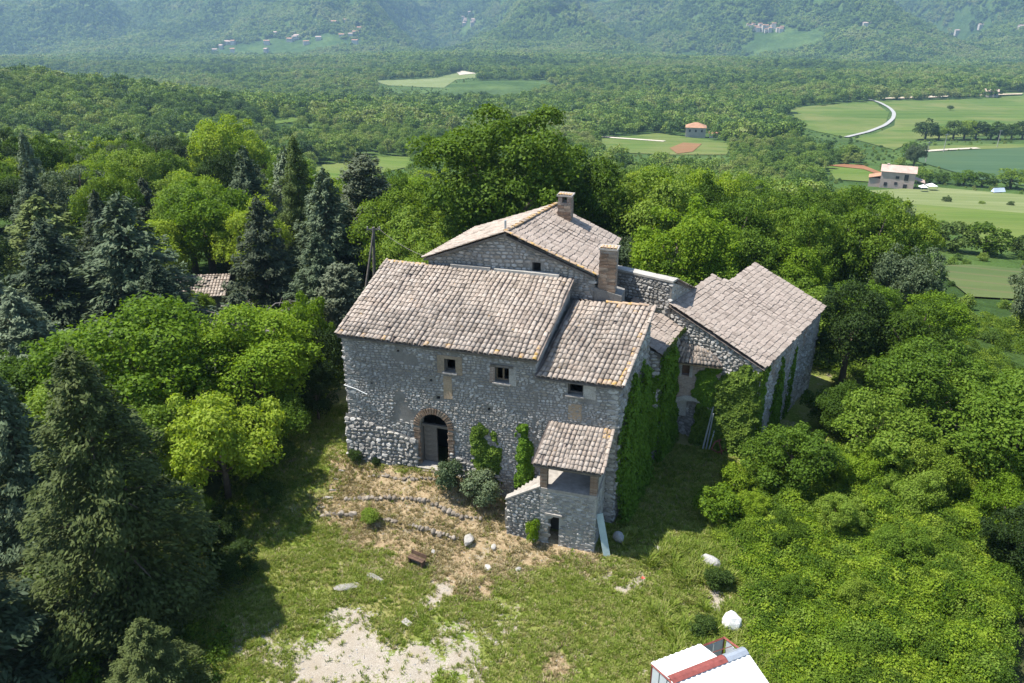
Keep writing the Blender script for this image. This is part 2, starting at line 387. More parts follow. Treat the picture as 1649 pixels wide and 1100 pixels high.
def wall(B, p0, p1, poly, holes=(), mat=None, smat=None, depth=.42, h=(.11, .21), w=(.15, .40), rel=.05, n_ind=0, ofun=None, name='wall', dens=1.0, skip=(), hole_gap=.06, patch=True, quoin=()):
    """one face of masonry: sheet with real openings, and stones set on it; poly and holes in (u along the wall, z)"""
    mat = mat or MORTAR; smat = smat or STONE
    p0 = np.array(p0, float); p1 = np.array(p1, float); d = p1-p0; d /= np.hypot(*d); n = np.array([d[1], -d[0]])
    of = ofun or (lambda u, z: 0.0)
    def mp(u, z, o=0.0):
        o = o + of(u, z); return (p0[0]+u*d[0]+o*n[0], p0[1]+u*d[1]+o*n[1], z)
    loops = [[Vector((a, b, 0)) for a, b in poly]] + [[Vector((a, b, 0)) for a, b in hh] for hh in holes]
    flat = [v for l in loops for v in l]
    m = MB(); m.add([mp(v[0], v[1]) for v in flat], [tuple(t) for t in geometry.tessellate_polygon(loops)])
    for hh in holes:
        k = len(hh); V = [mp(a, b) for a, b in hh] + [mp(a, b, -depth) for a, b in hh]
        m.add(V, [(i, (i+1) % k, k+(i+1) % k, k+i) for i in range(k)])
    wo = B.mb(m, name, mat)
    # stones in uneven courses
    zs = [b for a, b in poly]; us = [a for a, b in poly]; z = min(zs); items = []
    M = np.array([[d[0], 0, n[0]], [d[1], 0, n[1]], [0, 1, 0]])
    while z < max(zs):
        hh = RNG.uniform(*h); u = min(us) + RNG.uniform(-.2, 0)
        while u < max(us):
            big = RNG.random() < .12
            ww = RNG.uniform(*w)*(1.25 if big else 1); h2 = hh*RNG.uniform(.85, 1.12)*(1.15 if big else 1)
            cu, cz = u+ww/2, z+hh/2+.05*math.sin(u*1.7+z*3)
            u += ww*.985
            if RNG.random() > dens: continue
            if dens > .7 and patch and float(fbm(np.array([cu/1.3+p0[0]]), np.array([cz/.9]), 88, 3)[0]) > .47: continue
            if inside_margin(cu, cz, poly, 0) < min(ww, h2)*.34: continue
            if any(inside_margin(cu, cz, q, 0) > -max(hole_gap, .42*min(ww, h2)) - (.18*ww if hole_gap > .02 else 0) for q in holes): continue
            if any(in_poly(np.array([cu]), np.array([cz]), q)[0] for q in skip): continue
            V = stone_verts(ww*.97, h2*.98, rel)
            items.append((ww*h2, V @ M.T + np.array(mp(cu, cz))))
        z += hh*.95
    for (uq, sgn, z0q, z1q) in quoin:
        z = z0q; i = 0
        while z < z1q:
            hq = RNG.uniform(.19, .27); wq = (.52 if i % 2 else .34)*RNG.uniform(.9, 1.1)
            V = stone_verts(wq, hq, rel*.8); V[:, 0] = np.clip(V[:, 0], -wq/2, wq/2); items.append((9.0, V @ M.T + np.array(mp(uq+sgn*wq/2, z+hq/2, .008)))); z += hq*.98; i += 1
    items.sort(key=lambda t: -t[0])
    for a, V in items[:n_ind]:
        c = V.mean(0); me = np.array(V-c)
        mm = bpy.data.meshes.new('stone'); mm.from_pydata(me.tolist(), [], STONE_F); mm.materials.append(smat)
        o = link(bpy.data.objects.new('stone', mm), wo); o.location = tuple(c)
    rest = items[n_ind:]
    if rest:
        m = MB()
        for a, V in rest: m.add(V, STONE_F)
        m.build('stonework', smat, wo, kind='stuff')
    return wo, mp

def coppo_proto(pitch, L, seg=6, r0=.50, r1=.42, flip=False):
    V = []; 
    for (y, r, lift) in ((0, r0*pitch, .0), (L, r1*pitch, -.028)):
        for k in range(seg+1):
            a = math.pi*(.04+.92*k/seg); V.append((-math.cos(a)*r, y, math.sin(a)*r*.70 + lift))
    for k in range(seg+1):
        a = math.pi*(.04+.92*k/seg); r = r0*pitch-.016; V.append((-math.cos(a)*r, .004, math.sin(a)*r*.70 - .004))
    s = seg+1
    F = [(k, k+1, s+k+1, s+k) for k in range(seg)] + [(2*s+k, 2*s+k+1, k+1, k) for k in range(seg)]
    V = np.array(V)
    if flip: V[:, 2] *= -1
    return V, F
def slab_proto(w, L, t=.034):
    V = []
    for y, z in ((0, t), (L*.5, t*.75), (L, .0)):
        for x, dz in ((-w/2, -.008), (-w/6, .004), (w/6, .004), (w/2, -.008)): V.append((x, y, z+dz))
    for x in (-w/2, -w/6, w/6, w/2): V.append((x, .003, -.02))
    F = [(j*4+k, j*4+k+1, j*4+k+5, j*4+k+4) for j in range(2) for k in range(3)] + [(12+k, 13+k, 1+k, k) for k in range(3)] + [(0, 4, 12, 12)[:3], (3, 15, 7)]
    return np.array(V), F
def roof(B, EL, ER, TL, TR, cols, rows, kind='coppo', mat=None, n_ind=0, mask=None, pan=None, deck_drop=None, name='roof', tname='roof_tile', jit=1.0, near=(0, 0), edge=None):
    """tiled slope: deck, channel tiles and cover tiles; EL..TR are the corners at eave and top"""
    mat = mat or TILE; pan = pan or TILE_PAN; deck_drop = deck_drop or (.07 if kind == 'coppo' else .17)
    EL, ER, TL, TR = [np.array(v, float) for v in (EL, ER, TL, TR)]
    P = lambda a, b: (EL*(1-a)+ER*a)*(1-b) + (TL*(1-a)+TR*a)*b
    def frame(a, b):
        x = (ER-EL)*(1-b) + (TR-TL)*b; y = (TL-EL)*(1-a) + (TR-ER)*a
        x /= np.linalg.norm(x); y /= np.linalg.norm(y); z = np.cross(x, y)
        if z[2] < 0: z = -z
        z /= np.linalg.norm(z); x = np.cross(y, z)
        return x, y, z
    zz = frame(.5, .5)[2]
    m = MB(); N = 8
    if mask is None:
        c = [EL, ER, TR, TL]; V = [q - zz*deck_drop for q in c] + [q - zz*(deck_drop+.10) for q in c]
        m.add(V, [(0,1,2,3), (7,6,5,4)] + [(i, i+4, (i+1) % 4+4, (i+1) % 4) for i in range(4)])
    else:
        for ca in range(cols):
            for rb in range(rows):
                if mask((ca+.5)/cols, (rb+.5)/rows):
                    q = [P(ca/cols, rb/rows), P((ca+1)/cols, rb/rows), P((ca+1)/cols, (rb+1)/rows), P(ca/cols, (rb+1)/rows)]
                    m.add([v - zz*deck_drop for v in q], [(0,1,2,3)])
    ro = B.mb(m, name, WOOD if mask is None else TILE_PAN)
    pw = (np.linalg.norm(ER-EL)+np.linalg.norm(TR-TL))/2/cols; pl = (np.linalg.norm(TL-EL)+np.linalg.norm(TR-ER))/2/rows
    if kind == 'coppo': PV, PF = coppo_proto(pw, pl*1.25)
    else: PV, PF = slab_proto(pw*.985, pl*1.14)
    sag = lambda a, b: .035*math.sin(a*9+b*2)*math.sin(b*3.1)*jit + .02*math.sin(a*23)*math.sin(b*3.1)*jit
    items = []
    colshift = RNG.uniform(-.14, .14, cols)
    for ca in range(cols):
        for rb in range(rows):
            a = (ca+.5 + (.16*math.sin(rb*.55+ca*.37) + .12*math.sin(rb*.23-ca*.9) if kind == 'coppo' else 0) + RNG.uniform(-.06, .06)*jit)/cols; b = (rb + (colshift[ca]*.9 if kind == 'slab' else .25*colshift[ca]) + RNG.uniform(-.05, .05)*jit)/rows
            b = min(max(b, -.02), 1)
            if mask is not None and not mask(a, b+.3/rows): continue
            if kind == 'coppo' and RNG.random() < .004: continue
            x, y, z = frame(a, b); rz = RNG.normal(0, .028 if kind == 'coppo' else .014)*jit
            x2 = x*math.cos(rz) + y*math.sin(rz); y2 = y*math.cos(rz) - x*math.sin(rz)
            if kind == 'slab':
                t = RNG.normal(0, .02); y2 = y2 + z*t; x2 = x2 + z*RNG.normal(0, .022)
            p = P(a, b) + z*(sag(a, b) + RNG.uniform(-.006, .008)*jit + (.012 if kind == 'coppo' else -.02))
            M = Matrix(((x2[0], y2[0], z[0], p[0]), (x2[1], y2[1], z[1], p[1]), (x2[2], y2[2], z[2], p[2]), (0, 0, 0, 1)))
            items.append((abs(a-near[0])+abs(b-near[1]), M, edge is not None and edge(a, b) and RNG.random() < .8))
    items.sort(key=lambda t: t[0])
    base = bpy.data.meshes.new(tname); base.from_pydata(PV.tolist(), [], PF); base.materials.append(mat)
    if kind == 'coppo': base.polygons.foreach_set('use_smooth', [i < 6 for i in range(len(PF))])
    base2 = base.copy(); base2.materials[0] = TILE_OR
    for _, M, e in items[:n_ind]:
        o = link(bpy.data.objects.new(tname, base2 if e else base), ro); o.matrix_local = M
    if items[n_ind:]:
        m2 = MB()
        for _, M, e in items[n_ind:]:
            A = np.array(M); m2.add(PV @ A[:3, :3].T + A[:3, 3], PF)
        q = m2.build('cover_tiles', mat, ro, kind='stuff')
    if kind == 'coppo':
        CV, CF = coppo_proto(pw, pl*1.2, 4, .52, .52, True); m3 = MB()
        for ca in range(cols+1):
            for rb in range(rows):
                a = min(max(ca/cols, .004), .996); b = max(rb/rows, .0)
                if mask is not None and not mask(a, b): continue
                x, y, z = frame(a, b); p = P(a, b) + z*(sag(a, b)+.035)
                A = np.stack([x, y, z], 1); m3.add(CV @ A.T + p, CF)
        m3.build('channel_tiles', pan, ro, kind='stuff')
    return ro, P
def tile_row(B, ro, A, Bp, n, rad=.11, mat=None, name='ridge_tile', lift=.02):
    """a row of overlapping half-round tiles from A to B"""
    A = np.array(A, float); Bp = np.array(Bp, float); y = (Bp-A)/np.linalg.norm(Bp-A); L = np.linalg.norm(Bp-A)/n
    x = np.cross(y, (0, 0, 1)); x /= np.linalg.norm(x); z = np.cross(x, y)
    V, F = coppo_proto(rad*2, L*1.2)
    me = bpy.data.meshes.new(name); me.from_pydata(V.tolist(), [], F); me.materials.append(mat or TILE_OR)
    for i in range(n):
        p = A + y*L*i + z*(lift+RNG.uniform(-.01, .01)) + x*RNG.uniform(-.012, .012)
        o = link(bpy.data.objects.new(name, me), ro)
        o.matrix_local = Matrix(((x[0], y[0], z[0], p[0]), (x[1], y[1], z[1], p[1]), (x[2], y[2], z[2], p[2]), (0, 0, 0, 1)))
def rect(u0, z0, u1, z1): return [(u0, z0), (u1, z0), (u1, z1), (u0, z1)]
def arch(u0, z0, u1, zs, k=10, rise=None):
    c = (u0+u1)/2; R = (u1-u0)/2; rise = rise or R
    return [(u0, z0), (u1, z0)] + [(c + R*math.cos(math.pi*i/k), zs + rise*math.sin(math.pi*i/k)) for i in range(k+1)]

# ================================================================== MAIN HOUSE
H = Bld('farmhouse', 'tall stone farmhouse block with the arched wooden door and broad pale pantile roof', 4.2, 0, .1)
door_h = arch(3.44, .24, 4.71, 2.18, rise=.66)
w1 = rect(4.67, 5.0, 5.17, 5.6); w2 = rect(6.88, 4.84, 7.49, 5.52)
putlog = [rect(3.98, 4.42, 4.10, 4.54), rect(4.25, 3.62, 4.42, 3.78), rect(2.55, 5.62, 2.66, 5.72), rect(6.55, 3.42, 6.66, 3.55), rect(1.2, 3.9, 1.3, 4.0)]
surr = [rect(4.3, 4.86, 5.52, 5.78), rect(6.66, 4.7, 7.8, 5.72), arch(3.1, -.3, 5.05, 2.2, rise=1.0), rect(4.6, 3.7, 5.0, 4.8)]
wf, mpf = wall(H, (0, 0), (8.6, 0), [(0, -1.2), (8.6, -1.2), (8.6, 6.05), (0, 6.13)], [door_h, w1, w2] + putlog, n_ind=290, skip=surr, quoin=[(0.01, 1, -.9, 6.0)], w=(.09, .28), h=(.07, .15), rel=.027)
wall(H, (.0, 4.75), (0, 0), [(0, -1), (4.75, -1), (4.75, 6.13), (0, 7.7)], h=(.16, .26), w=(.2, .5))
wall(H, (8.6, 0), (8.95, 4.72), [(.0, 4.6), (4.73, 4.6), (4.73, 7.72), (0, 6.03)], mat=PLASTER, dens=.25, rel=.015)
wall(H, (8.95, 4.72), (.05, 4.75), [(0, -1), (8.9, -1), (8.9, 7.7), (0, 7.7)], dens=0)
# sloping foot of the wall, big pale rubble
for (s0, s1, zt, ztr) in ((-.12, 3.36, 2.3, 1.5), (4.8, 7.15, 1.1, .3)):
    L = s1-s0
    wall(H, (s0, 0), (s1, 0), [(0, -1.6), (L, -1.6), (L, ztr), (0, zt)], smat=STONE_PALE, h=(.13, .2), w=(.16, .36), rel=.075, n_ind=0,
         ofun=lambda u, z, a=zt: .03+max(0, a-z)*.10, name='battered_base')
ro, P = roof(H, (-.12, -.18, 6.17), (8.68, -.18, 6.10), (.12, 4.8, 7.88), (9.03, 4.8, 7.86), 43, 19, n_ind=300, near=(.5, 0), edge=lambda a, b: a < .015 or a > .985 or b > .97 or (b < .03 and (a*44) % 5 < 1))
tile_row(H, ro, (-.16, -.16, 6.19), (.09, 4.8, 7.93), 14, .08, TILE, 'verge_tile', .03)
tile_row(H, ro, (.1, 4.82, 7.86), (2.3, 4.82, 7.86), 6, .1, TILE_OR)
m = MB()
for a, b in ((3.3, 5.2), (5.4, 8.4)): m.box(((a+b)/2, 4.83, 7.93), (b-a, .22, .17), jit=.02)
H.mb(m, 'ridge_kerb', PLASTER)
m = MB(); m.box((4.28, -.09, 6.06), (8.6, .14, .035)); H.mb(m, 'eave_board', WOOD)
# door with its brick arch
m = MB(); m.box((3.79, .30, 1.16), (.62, .05, 1.75)); dl = H.mb(m, 'door', WOOD)
dp = bpy.data.meshes.new('plank'); q = MB().box((0, 0, 0), (.6, .03, .255)); dp = q.mesh('plank'); dp.materials.append(WOOD)
for i in range(7): o = obj('plank', dp, WOOD, dl); o.location = (3.79, .262, .42+i*.262)
m = MB(); m.box((4.06, .24, 2.13), (1.24, .12, .13)); H.mb(m, 'transom', WOOD)
m = MB(); m.box((4.1, -.02, .2), (1.5, .62, .1), jit=.015); H.mb(m, 'doorstep', CONC)
m = MB(); m.box((4.4, 2.6, 1.3), (2.6, .05, 3.4)); H.mb(m, 'passage_shade_sheet', INTERIOR_SHADE)  # dark sheet behind the door, the passage's shade painted as colour
for i in range(21):
    a = math.pi*(i+.5)/21; cx, cz = 4.075, 2.18
    R = .80; q = MB().box((0, 0, 0), (.085, .10, .27), jit=.006); me = q.mesh('arch_brick'); me.materials.append(BRICKS)
    o = link(bpy.data.objects.new('arch_brick', me), wf); o.location = (cx+math.cos(a)*R, -.012, cz+math.sin(a)*R*1.02); o.rotation_euler = (0, math.pi/2-a, 0)
for side in (-1, 1):
    for i in range(24):
        z = .26+i*.078; q = MB().box((0, 0, 0), (RNG.uniform(.2, .34), .10, .064), jit=.006); me = q.mesh('jamb_brick'); me.materials.append(BRICKS)
        o = link(bpy.data.objects.new('jamb_brick', me), wf); o.location = (4.075+side*(.64+.14), -.012, z)
def window(B, wo, u0, z0, u1, z1, r=0.0, jamb=None, mullion=True, lintel=WOOD, sill=CONC, frame=WOOD_TAN):
    m = MB()
    for a in (u0+.025, u1-.025): m.box((a, r+.24, (z0+z1)/2), (.05, .05, z1-z0))
    m.box(((u0+u1)/2, r+.24, z1-.025), (u1-u0-.104, .05, .05)); m.box(((u0+u1)/2, r+.24, z0+.03), (u1-u0-.104, .05, .05))
    if mullion: m.box(((u0+u1)/2, r+.236, (z0+z1)/2), (.07, .06, z1-z0-.12))
    f = B.mb(m, 'window', frame)
    m = MB(); m.box(((u0+u1)/2, r-.03, z0-.035), (u1-u0+.16, .2, .06), jit=.006); m.build('sill', sill, f)
    if lintel: m = MB(); m.box(((u0+u1)/2, r-.01, z1+.06), (u1-u0+.36, .1, .1), jit=.008); m.build('lintel', lintel, f)
    return f
def panel(B, u0, z0, u1, z1, mat, r=-.012, name='plaster_patch', hole=None):
    """thin coat of plaster or brick on a wall that looks along -r"""
    if hole is None:
        m = MB(); m.box(((u0+u1)/2, r+.01, (z0+z1)/2), (u1-u0, .05, z1-z0), jit=.02)
    else:
        a, b, c, d = hole; m = MB()
        m.box(((u0+a)/2, r+.01, (z0+z1)/2), (a-u0, .05, z1-z0)); m.box(((c+u1)/2, r+.01, (z0+z1)/2), (u1-c, .05, z1-z0))
        m.box(((a+c)/2, r+.01, (z0+b)/2), (c-a, .049, b-z0)); m.box(((a+c)/2, r+.01, (d+z1)/2), (c-a, .049, z1-d))
    return B.mb(m, name, mat)
window(H, wf, 4.67, 5.0, 5.17, 5.6, mullion=False, lintel=None, frame=WOOD)
window(H, wf, 6.88, 4.84, 7.49, 5.52)
panel(H, 4.36, 4.9, 5.46, 5.74, TANPL, hole=(4.67, 5.0, 5.17, 5.6))
panel(H, 6.66, 4.78, 6.87, 5.5, BRICK); panel(H, 7.5, 4.74, 7.8, 5.6, PLASTER)
panel(H, 4.62, 3.72, 4.98, 4.78, TANPL)
m = MB(); m.tube([Wp for Wp in ((-.05, -.07, 3.72), (.5, -.09, 3.62), (1.05, -.09, 3.42))], .018, 5); H.mb(m, 'cable', WHITE_SHEET)

# ================================================================== ANNEX
A = Bld('farmhouse_annex', 'lower stone annex at the right end of the facade with its own sloping pantile roof', 10.3, 0, -1.0)
w3 = rect(1.35, 4.69, 1.96, 5.30); ld = rect(1.35, 1.40, 2.15, 2.62)
wa, mpa = wall(A, (8.6, 0), (12.05, 0), [(0, -1.9), (3.45, -1.9), (3.45, 5.33), (0, 5.33)], [w3, ld], n_ind=150, skip=[rect(1.9, 4.4, 2.5, 5.3)], quoin=[(3.44, -1, -1.6, 5.2)], w=(.09, .28), h=(.07, .15), rel=.027)
wall(A, (12.05, 0), (12.62, 4.5), [(0, -2.2), (4.54, -2.2), (4.54, 6.92), (0, 5.3)], h=(.13, .22))
wall(A, (12.62, 4.5), (9.0, 4.5), [(0, 2), (3.6, 2), (3.6, 6.9), (0, 6.9)])
ra, P = roof(A, (8.66, -.14, 5.38), (12.14, -.14, 5.38), (9.28, 4.35, 6.98), (12.72, 4.55, 7.02), 17, 17, n_ind=240, near=(.5, 0), edge=lambda a, b: a > .95 or (b < .03 and a > .7) or (b > .9 and a > .45))
tile_row(A, ra, (12.18, -.12, 5.41), (12.74, 4.55, 7.06), 13, .08, TILE, 'verge_tile', .03)
tile_row(A, ra, (10.6, 4.5, 7.04), (12.4, 4.6, 7.06), 5, .1, TILE_OR)
roof(A, (9.6, 6.2, 6.25), (12.9, 6.3, 6.25), (9.3, 4.6, 6.96), (12.6, 4.65, 7.0), 16, 5, mat=TILE, name='back_roof', tname='cover_tile')
m = MB(); m.box((10.4, -.08, 5.27), (3.5, .11, .04)); A.mb(m, 'eave_board', WOOD)
window(A, wa, 9.95, 4.69, 10.56, 5.30, mullion=False, frame=WOOD)
panel(A, 10.6, 4.6, 11.1, 5.28, PLASTER); panel(A, 10.0, 3.55, 10.55, 4.3, TANPL, name='blocked_window')
m = MB(); m.box((10.35, .22, 2.0), (.78, .05, 1.2)); A.mb(m, 'door', WOOD_BR)

# ================================================================== STAIR TOWER
T = Bld('stair_tower', 'small stone porch tower with open upper loggia, tiled roof and low dark doorway', 10.5, -1, -1.3)
td = rect(.36, -1.3, .82, .14)
wt, _ = wall(T, (9.35, -2), (11.65, -2), [(0, -2.2), (2.3, -2.2), (2.3, 1.3), (0, 1.3)], [td], mat=PLASTER, n_ind=110, h=(.09, .16), w=(.13, .32), rel=.03, dens=.85, quoin=[(2.29, -1, -1.9, 1.25), (.01, 1, -1.7, 1.25)])
wall(T, (9.35, -.02), (9.35, -2), [(0, -1.8), (1.98, -1.8), (1.98, 1.3), (0, 1.3)])
wall(T, (11.65, -2), (11.65, -.02), [(0, -2.4), (1.98, -2.4), (1.98, 1.3), (0, 1.3)], mat=PLASTER, dens=.35, rel=.02)
m = MB(); m.box((10.5, -1.02, 1.36), (2.36, 2.02, .12)); T.mb(m, 'floor_slab', CONC)
m = MB(); m.box((9.95, -1.2, -.6), (.8, .02, 2.0)); T.mb(m, 'interior_shade_sheet', INTERIOR_SHADE)  # dark sheet painted as the shade behind the low doorway
m = MB(); m.box((9.95, -2.03, .2), (.72, .1, .11), jit=.01); T.mb(m, 'lintel', CONC)
for (s, r) in ((9.49, -1.86), (11.51, -1.86)):
    m = MB(); m.box((s, r, 2.0), (.27, .27, 1.16)); p = T.mb(m, 'pier', BRICK)
    for i in range(14):
        q = MB().box((0, 0, 0), (.285, .285, .066), jit=.006); me = q.mesh('brick'); me.materials.append(BRICKS)
        o = link(bpy.data.objects.new('brick', me), p); o.location = (s, r, 1.47+i*.08)
m = MB(); m.box((11.56, -.85, 1.72), (.16, 1.68, .6), jit=.01); T.mb(m, 'side_parapet', PLASTER)
m = MB(); m.box((10.5, -1.87, 2.63), (2.5, .14, .12)); T.mb(m, 'roof_beam', WOOD_BR)
for i in range(6):
    m = MB(); s = 9.3+i*.48; m.tube([(s, -2.15, 2.48), (s, -.02, 3.16)], .045, 4); T.mb(m, 'rafter', WOOD_BR)
rt, P = roof(T, (9.1, -2.22, 2.60), (11.8, -2.22, 2.60), (9.28, -.06, 3.32), (11.84, -.06, 3.34), 15, 9, n_ind=135, near=(.5, 0), edge=lambda a, b: (a > .9 and b > .7))
tile_row(T, rt, (11.86, -2.2, 2.62), (11.9, -.06, 3.36), 7, .075, TILE, 'verge_tile', .03)
# the outside stair and its parapet
wall(T, (7.95, -2.0), (9.34, -2.0), [(0, -1.6), (1.39, -1.6), (1.39, 1.42), (0, .55)], n_ind=30, h=(.1, .17), w=(.13, .3), name='stair_parapet', rel=.035)
m = MB(); m.prism([(7.95, -1.995), (9.34, -1.995), (9.34, -1.76), (7.95, -1.76)], -1.5, [.54, 1.41, 1.41, .54]); T.mb(m, 'parapet_core', MORTAR)
m = MB(); m.prism([(7.9, -2.04), (9.36, -2.04), (9.36, -1.72), (7.9, -1.72)], [.54, 1.42, 1.42, .54], [.61, 1.49, 1.49, .61]); T.mb(m, 'parapet_coping', CONC)
for i in range(9):
    m = MB(); s = 7.85+i*.17; m.box((s+.2, -1.0, -.75+i*.075), (.5, 1.46, 1.2+i*.15), jit=.008); T.mb(m, 'step', CONC)

# ================================================================== REAR HOUSE
R_ = Bld('rear_house', 'taller rear house with a wide stone gable, shallow slab roof and two chimneys', 6, 7.5, -1.4)
wr, _ = wall(R_, (2.1, 5.02), (9.95, 5.02), [(0, 5.5), (7.85, 5.5), (7.85, 8.12), (3.8, 9.58), (0, 8.16)], [rect(5.0, 7.9, 5.4, 8.4)], n_ind=90, h=(.11, .2), w=(.15, .4), rel=.035)
wall(R_, (9.95, 5.02), (10.12, 10.4), [(0, -2), (5.38, -2), (5.38, 8.12), (0, 8.12)], mat=PLASTER, dens=.6, rel=.03)
wall(R_, (2.6, 10.3), (2.1, 5.02), [(0, -2), (5.3, -2), (5.3, 8.14), (0, 8.14)], dens=0)
wall(R_, (10.12, 10.4), (2.6, 10.3), [(0, -2), (7.5, -2), (7.5, 8.1), (3.5, 9.55), (0, 8.1)], dens=0)
m = MB(); m.box((7.3, 5.6, 8.1), (.8, .02, .9)); R_.mb(m, 'interior_shade_sheet', INTERIOR_SHADE)  # dark sheet behind the gable window in place of interior shade
RA, RB = (5.9, 4.84, 9.76), (6.95, 10.2, 9.76)
rr, P = roof(R_, (10.1, 4.84, 8.14), (10.27, 10.5, 8.16), RA, RB, 18, 15, 'slab', SLAB, n_ind=270, tname='roof_slab')
rl, P = roof(R_, (1.9, 4.84, 8.2), (2.7, 10.2, 8.2), (5.88, 4.84, 9.75), (6.93, 10.2, 9.75), 26, 12, 'coppo', TILE, n_ind=0, tname='roof_tile', jit=.6)
tile_row(R_, rr, RA, RB, 14, .12, TILE_OR)
tile_row(R_, rr, (10.12, 4.8, 8.16), (5.92, 4.8, 9.8), 13, .085, TILE_OR, 'verge_tile', .02)
tile_row(R_, rl, (1.9, 4.8, 8.22), (5.86, 4.8, 9.78), 12, .075, TILE, 'verge_tile', .02)
m = MB(); m.tube([(5.83, 5.1, 9.6), (5.83, 5.1, 10.2)], .05, 6); R_.mb(m, 'vent_pipe', METAL)
def chimney(B, s, r, z0, z1, wx, wy, split=False):
    m = MB(); m.box((s, r, (z0+z1)/2), (wx, wy, z1-z0), jit=.012); c = B.mb(m, 'chimney', BRICK)
    k = int((z1-z0-.1)/.16)
    for i in range(k):
        for sx in (-1, 1):
            q = MB().box((0, 0, 0), (wx/2-.012, .03, .145), jit=.008); me = q.mesh('brick'); me.materials.append(BRICKS)
            o = link(bpy.data.objects.new('brick', me), c); o.location = (s+sx*wx/4 + (.03 if i % 2 else -.02), r-wy/2-.008, z0+.1+i*.16)
    if split:
        for sx in (-1, 1):
            m = MB(); m.box((s+sx*wx*.33, r, z1+.16), (wx*.3, wy*.95, .32)); m.build('chimney_pot', BRICK, c)
        z1 += .32
    m = MB(); m.box((s, r, z1+.035), (wx+.1, wy+.1, .07), jit=.008); cap = m.build('chimney_cap', CONC, c)
    n = 5
    V, F = coppo_proto(.16, .5); me = bpy.data.meshes.new('cap_tile'); me.from_pydata(V.tolist(), [], F); me.materials.append(TILE_OR)
    for i in range(n):
        o = link(bpy.data.objects.new('cap_tile', me), c); o.location = (s-wx/2+(i+.5)*wx/n, r-wy/2-.02, z1+.07)
    return c
chimney(R_, 10.5, 5.35, 7.15, 9.25, .74, .6)
chimney(R_, 7.62, 9.35, 9.2, 10.12, .66, .6, True)
m = MB(); m.prism([(9.97, 4.98), (11.2, 4.98), (11.2, 6.0), (9.97, 6.0)], 6.2, [7.5, 7.2, 7.2, 7.5]); R_.mb(m, 'chimney_base', MORTAR)

# ================================================================== LINK HOUSE, MIDDLE HOUSE, GATEHOUSE
DB = np.array([.3364, .9417]); NB = np.array([-.9417, .3364]); BE = np.array([17.64, 7.42])
def bp(v, u): q = BE + v*DB + u*NB; return (float(q[0]), float(q[1]))
K = Bld('link_house', 'roofless looking tall stone wall block joining the rear house to the slab roofed barn', 11.5, 10, -1.4)
q0, q1 = (9.98, 10.2), (13.06, 9.06); b0 = (q0[0]+3*DB[0], q0[1]+3*DB[1]); b1 = (q1[0]+3*DB[0], q1[1]+3*DB[1])
wall(K, q0, q1, [(0, -1.5), (3.28, -1.5), (3.28, 6.6), (0, 6.6)], smat=STONE_PALE, n_ind=60, h=(.12, .2), w=(.15, .36), rel=.05)
wall(K, q1, b1, [(0, 3.5), (3, 3.5), (3, 5.35), (0, 6.6)], mat=PLASTER, dens=.5, rel=.03)
wall(K, b1, b0, [(0, -1.5), (3.28, -1.5), (3.28, 5.3), (0, 5.3)], dens=0)
m = MB(); d = np.array(q1)-np.array(q0); d /= np.hypot(*d); c0 = np.array(q0); c1 = np.array(q1)+d*.05
m.prism([tuple(c0-DB*.06), tuple(c1-DB*.06), tuple(c1+DB*.5), tuple(c0+DB*.5)], 6.6, 6.7); K.mb(m, 'wall_coping', PLASTER)
roof(K, (b0[0], b0[1], 5.35), (b1[0]+.05, b1[1], 5.35), (q0[0]+.5*DB[0], q0[1]+.5*DB[1], 6.62), (q1[0]+.5*DB[0]+.05, q1[1]+.5*DB[1], 6.62), 16, 8, tname='cover_tile')
MI = Bld('middle_house', 'narrow house squeezed behind the annex with a mossy edged slab roof', 12.2, 7, -1.4)
wall(MI, (13.03, 5.5), (13.68, 8.7), [(0, -1.8), (3.26, -1.8), (3.26, 4.38), (0, 4.38)])
wall(MI, (11.9, 5.3), (13.03, 5.5), [(0, -1.8), (1.15, -1.8), (1.15, 4.38), (0, 4.9)])
rm, P = roof(MI, (13.16, 5.36, 4.45), (13.82, 8.68, 4.45), (10.7, 6.0, 5.5), (11.3, 9.6, 5.5), 12, 10, 'slab', SLAB, n_ind=120, tname='roof_slab')
GT = Bld('gatehouse', 'shaded brick gatehouse with a wide broken arch and a tiny pantile roof', 14.6, 8, -1.4)
ga = arch(.12, -1.7, 1.95, .45, rise=.5)
wg, _ = wall(GT, (13.5, 7.95), (15.8, 7.95), [(0, -1.7), (2.3, -1.7), (2.3, 3.05), (0, 3.05)], [ga, rect(.45, 2.3, .8, 2.92)], mat=BRICK, dens=.0)
m = MB(); m.box((14.65, 10.4, 0), (2.9, .05, 4)); GT.mb(m, 'interior_shade_sheet', INTERIOR_SHADE)  # dark sheet closing the arch, painted in place of its deep shade
m = MB(); m.box((13.88, 7.93, 2.6), (.14, .06, .72)); m.box((14.40, 7.93, 2.6), (.14, .06, .72)); GT.mb(m, 'window_surround', PLASTER)
m = MB(); m.box((14.12, 8.2, 2.6), (.36, .05, .64)); GT.mb(m, 'window', WOOD_BR)
k = 14; m = MB(); c = 14.535
for i in range(k):
    a0, a1 = math.pi*i/k, math.pi*(i+1)/k
    pts = [(c+.92*math.cos(a0), .45+.5*math.sin(a0)), (c+1.12*math.cos(a0), .45+.78*math.sin(a0)), (c+1.12*math.cos(a1), .45+.78*math.sin(a1)), (c+.92*math.cos(a1), .45+.5*math.sin(a1))]
    V = [(p[0], 7.90, p[1]) for p in pts] + [(p[0], 7.98, p[1]) for p in pts]
    m.add(V, [(0,1,2,3), (4,7,6,5), (0,4,5,1), (1,5,6,2), (2,6,7,3), (3,7,4,0)])
GT.mb(m, 'arch_band', PLASTER)
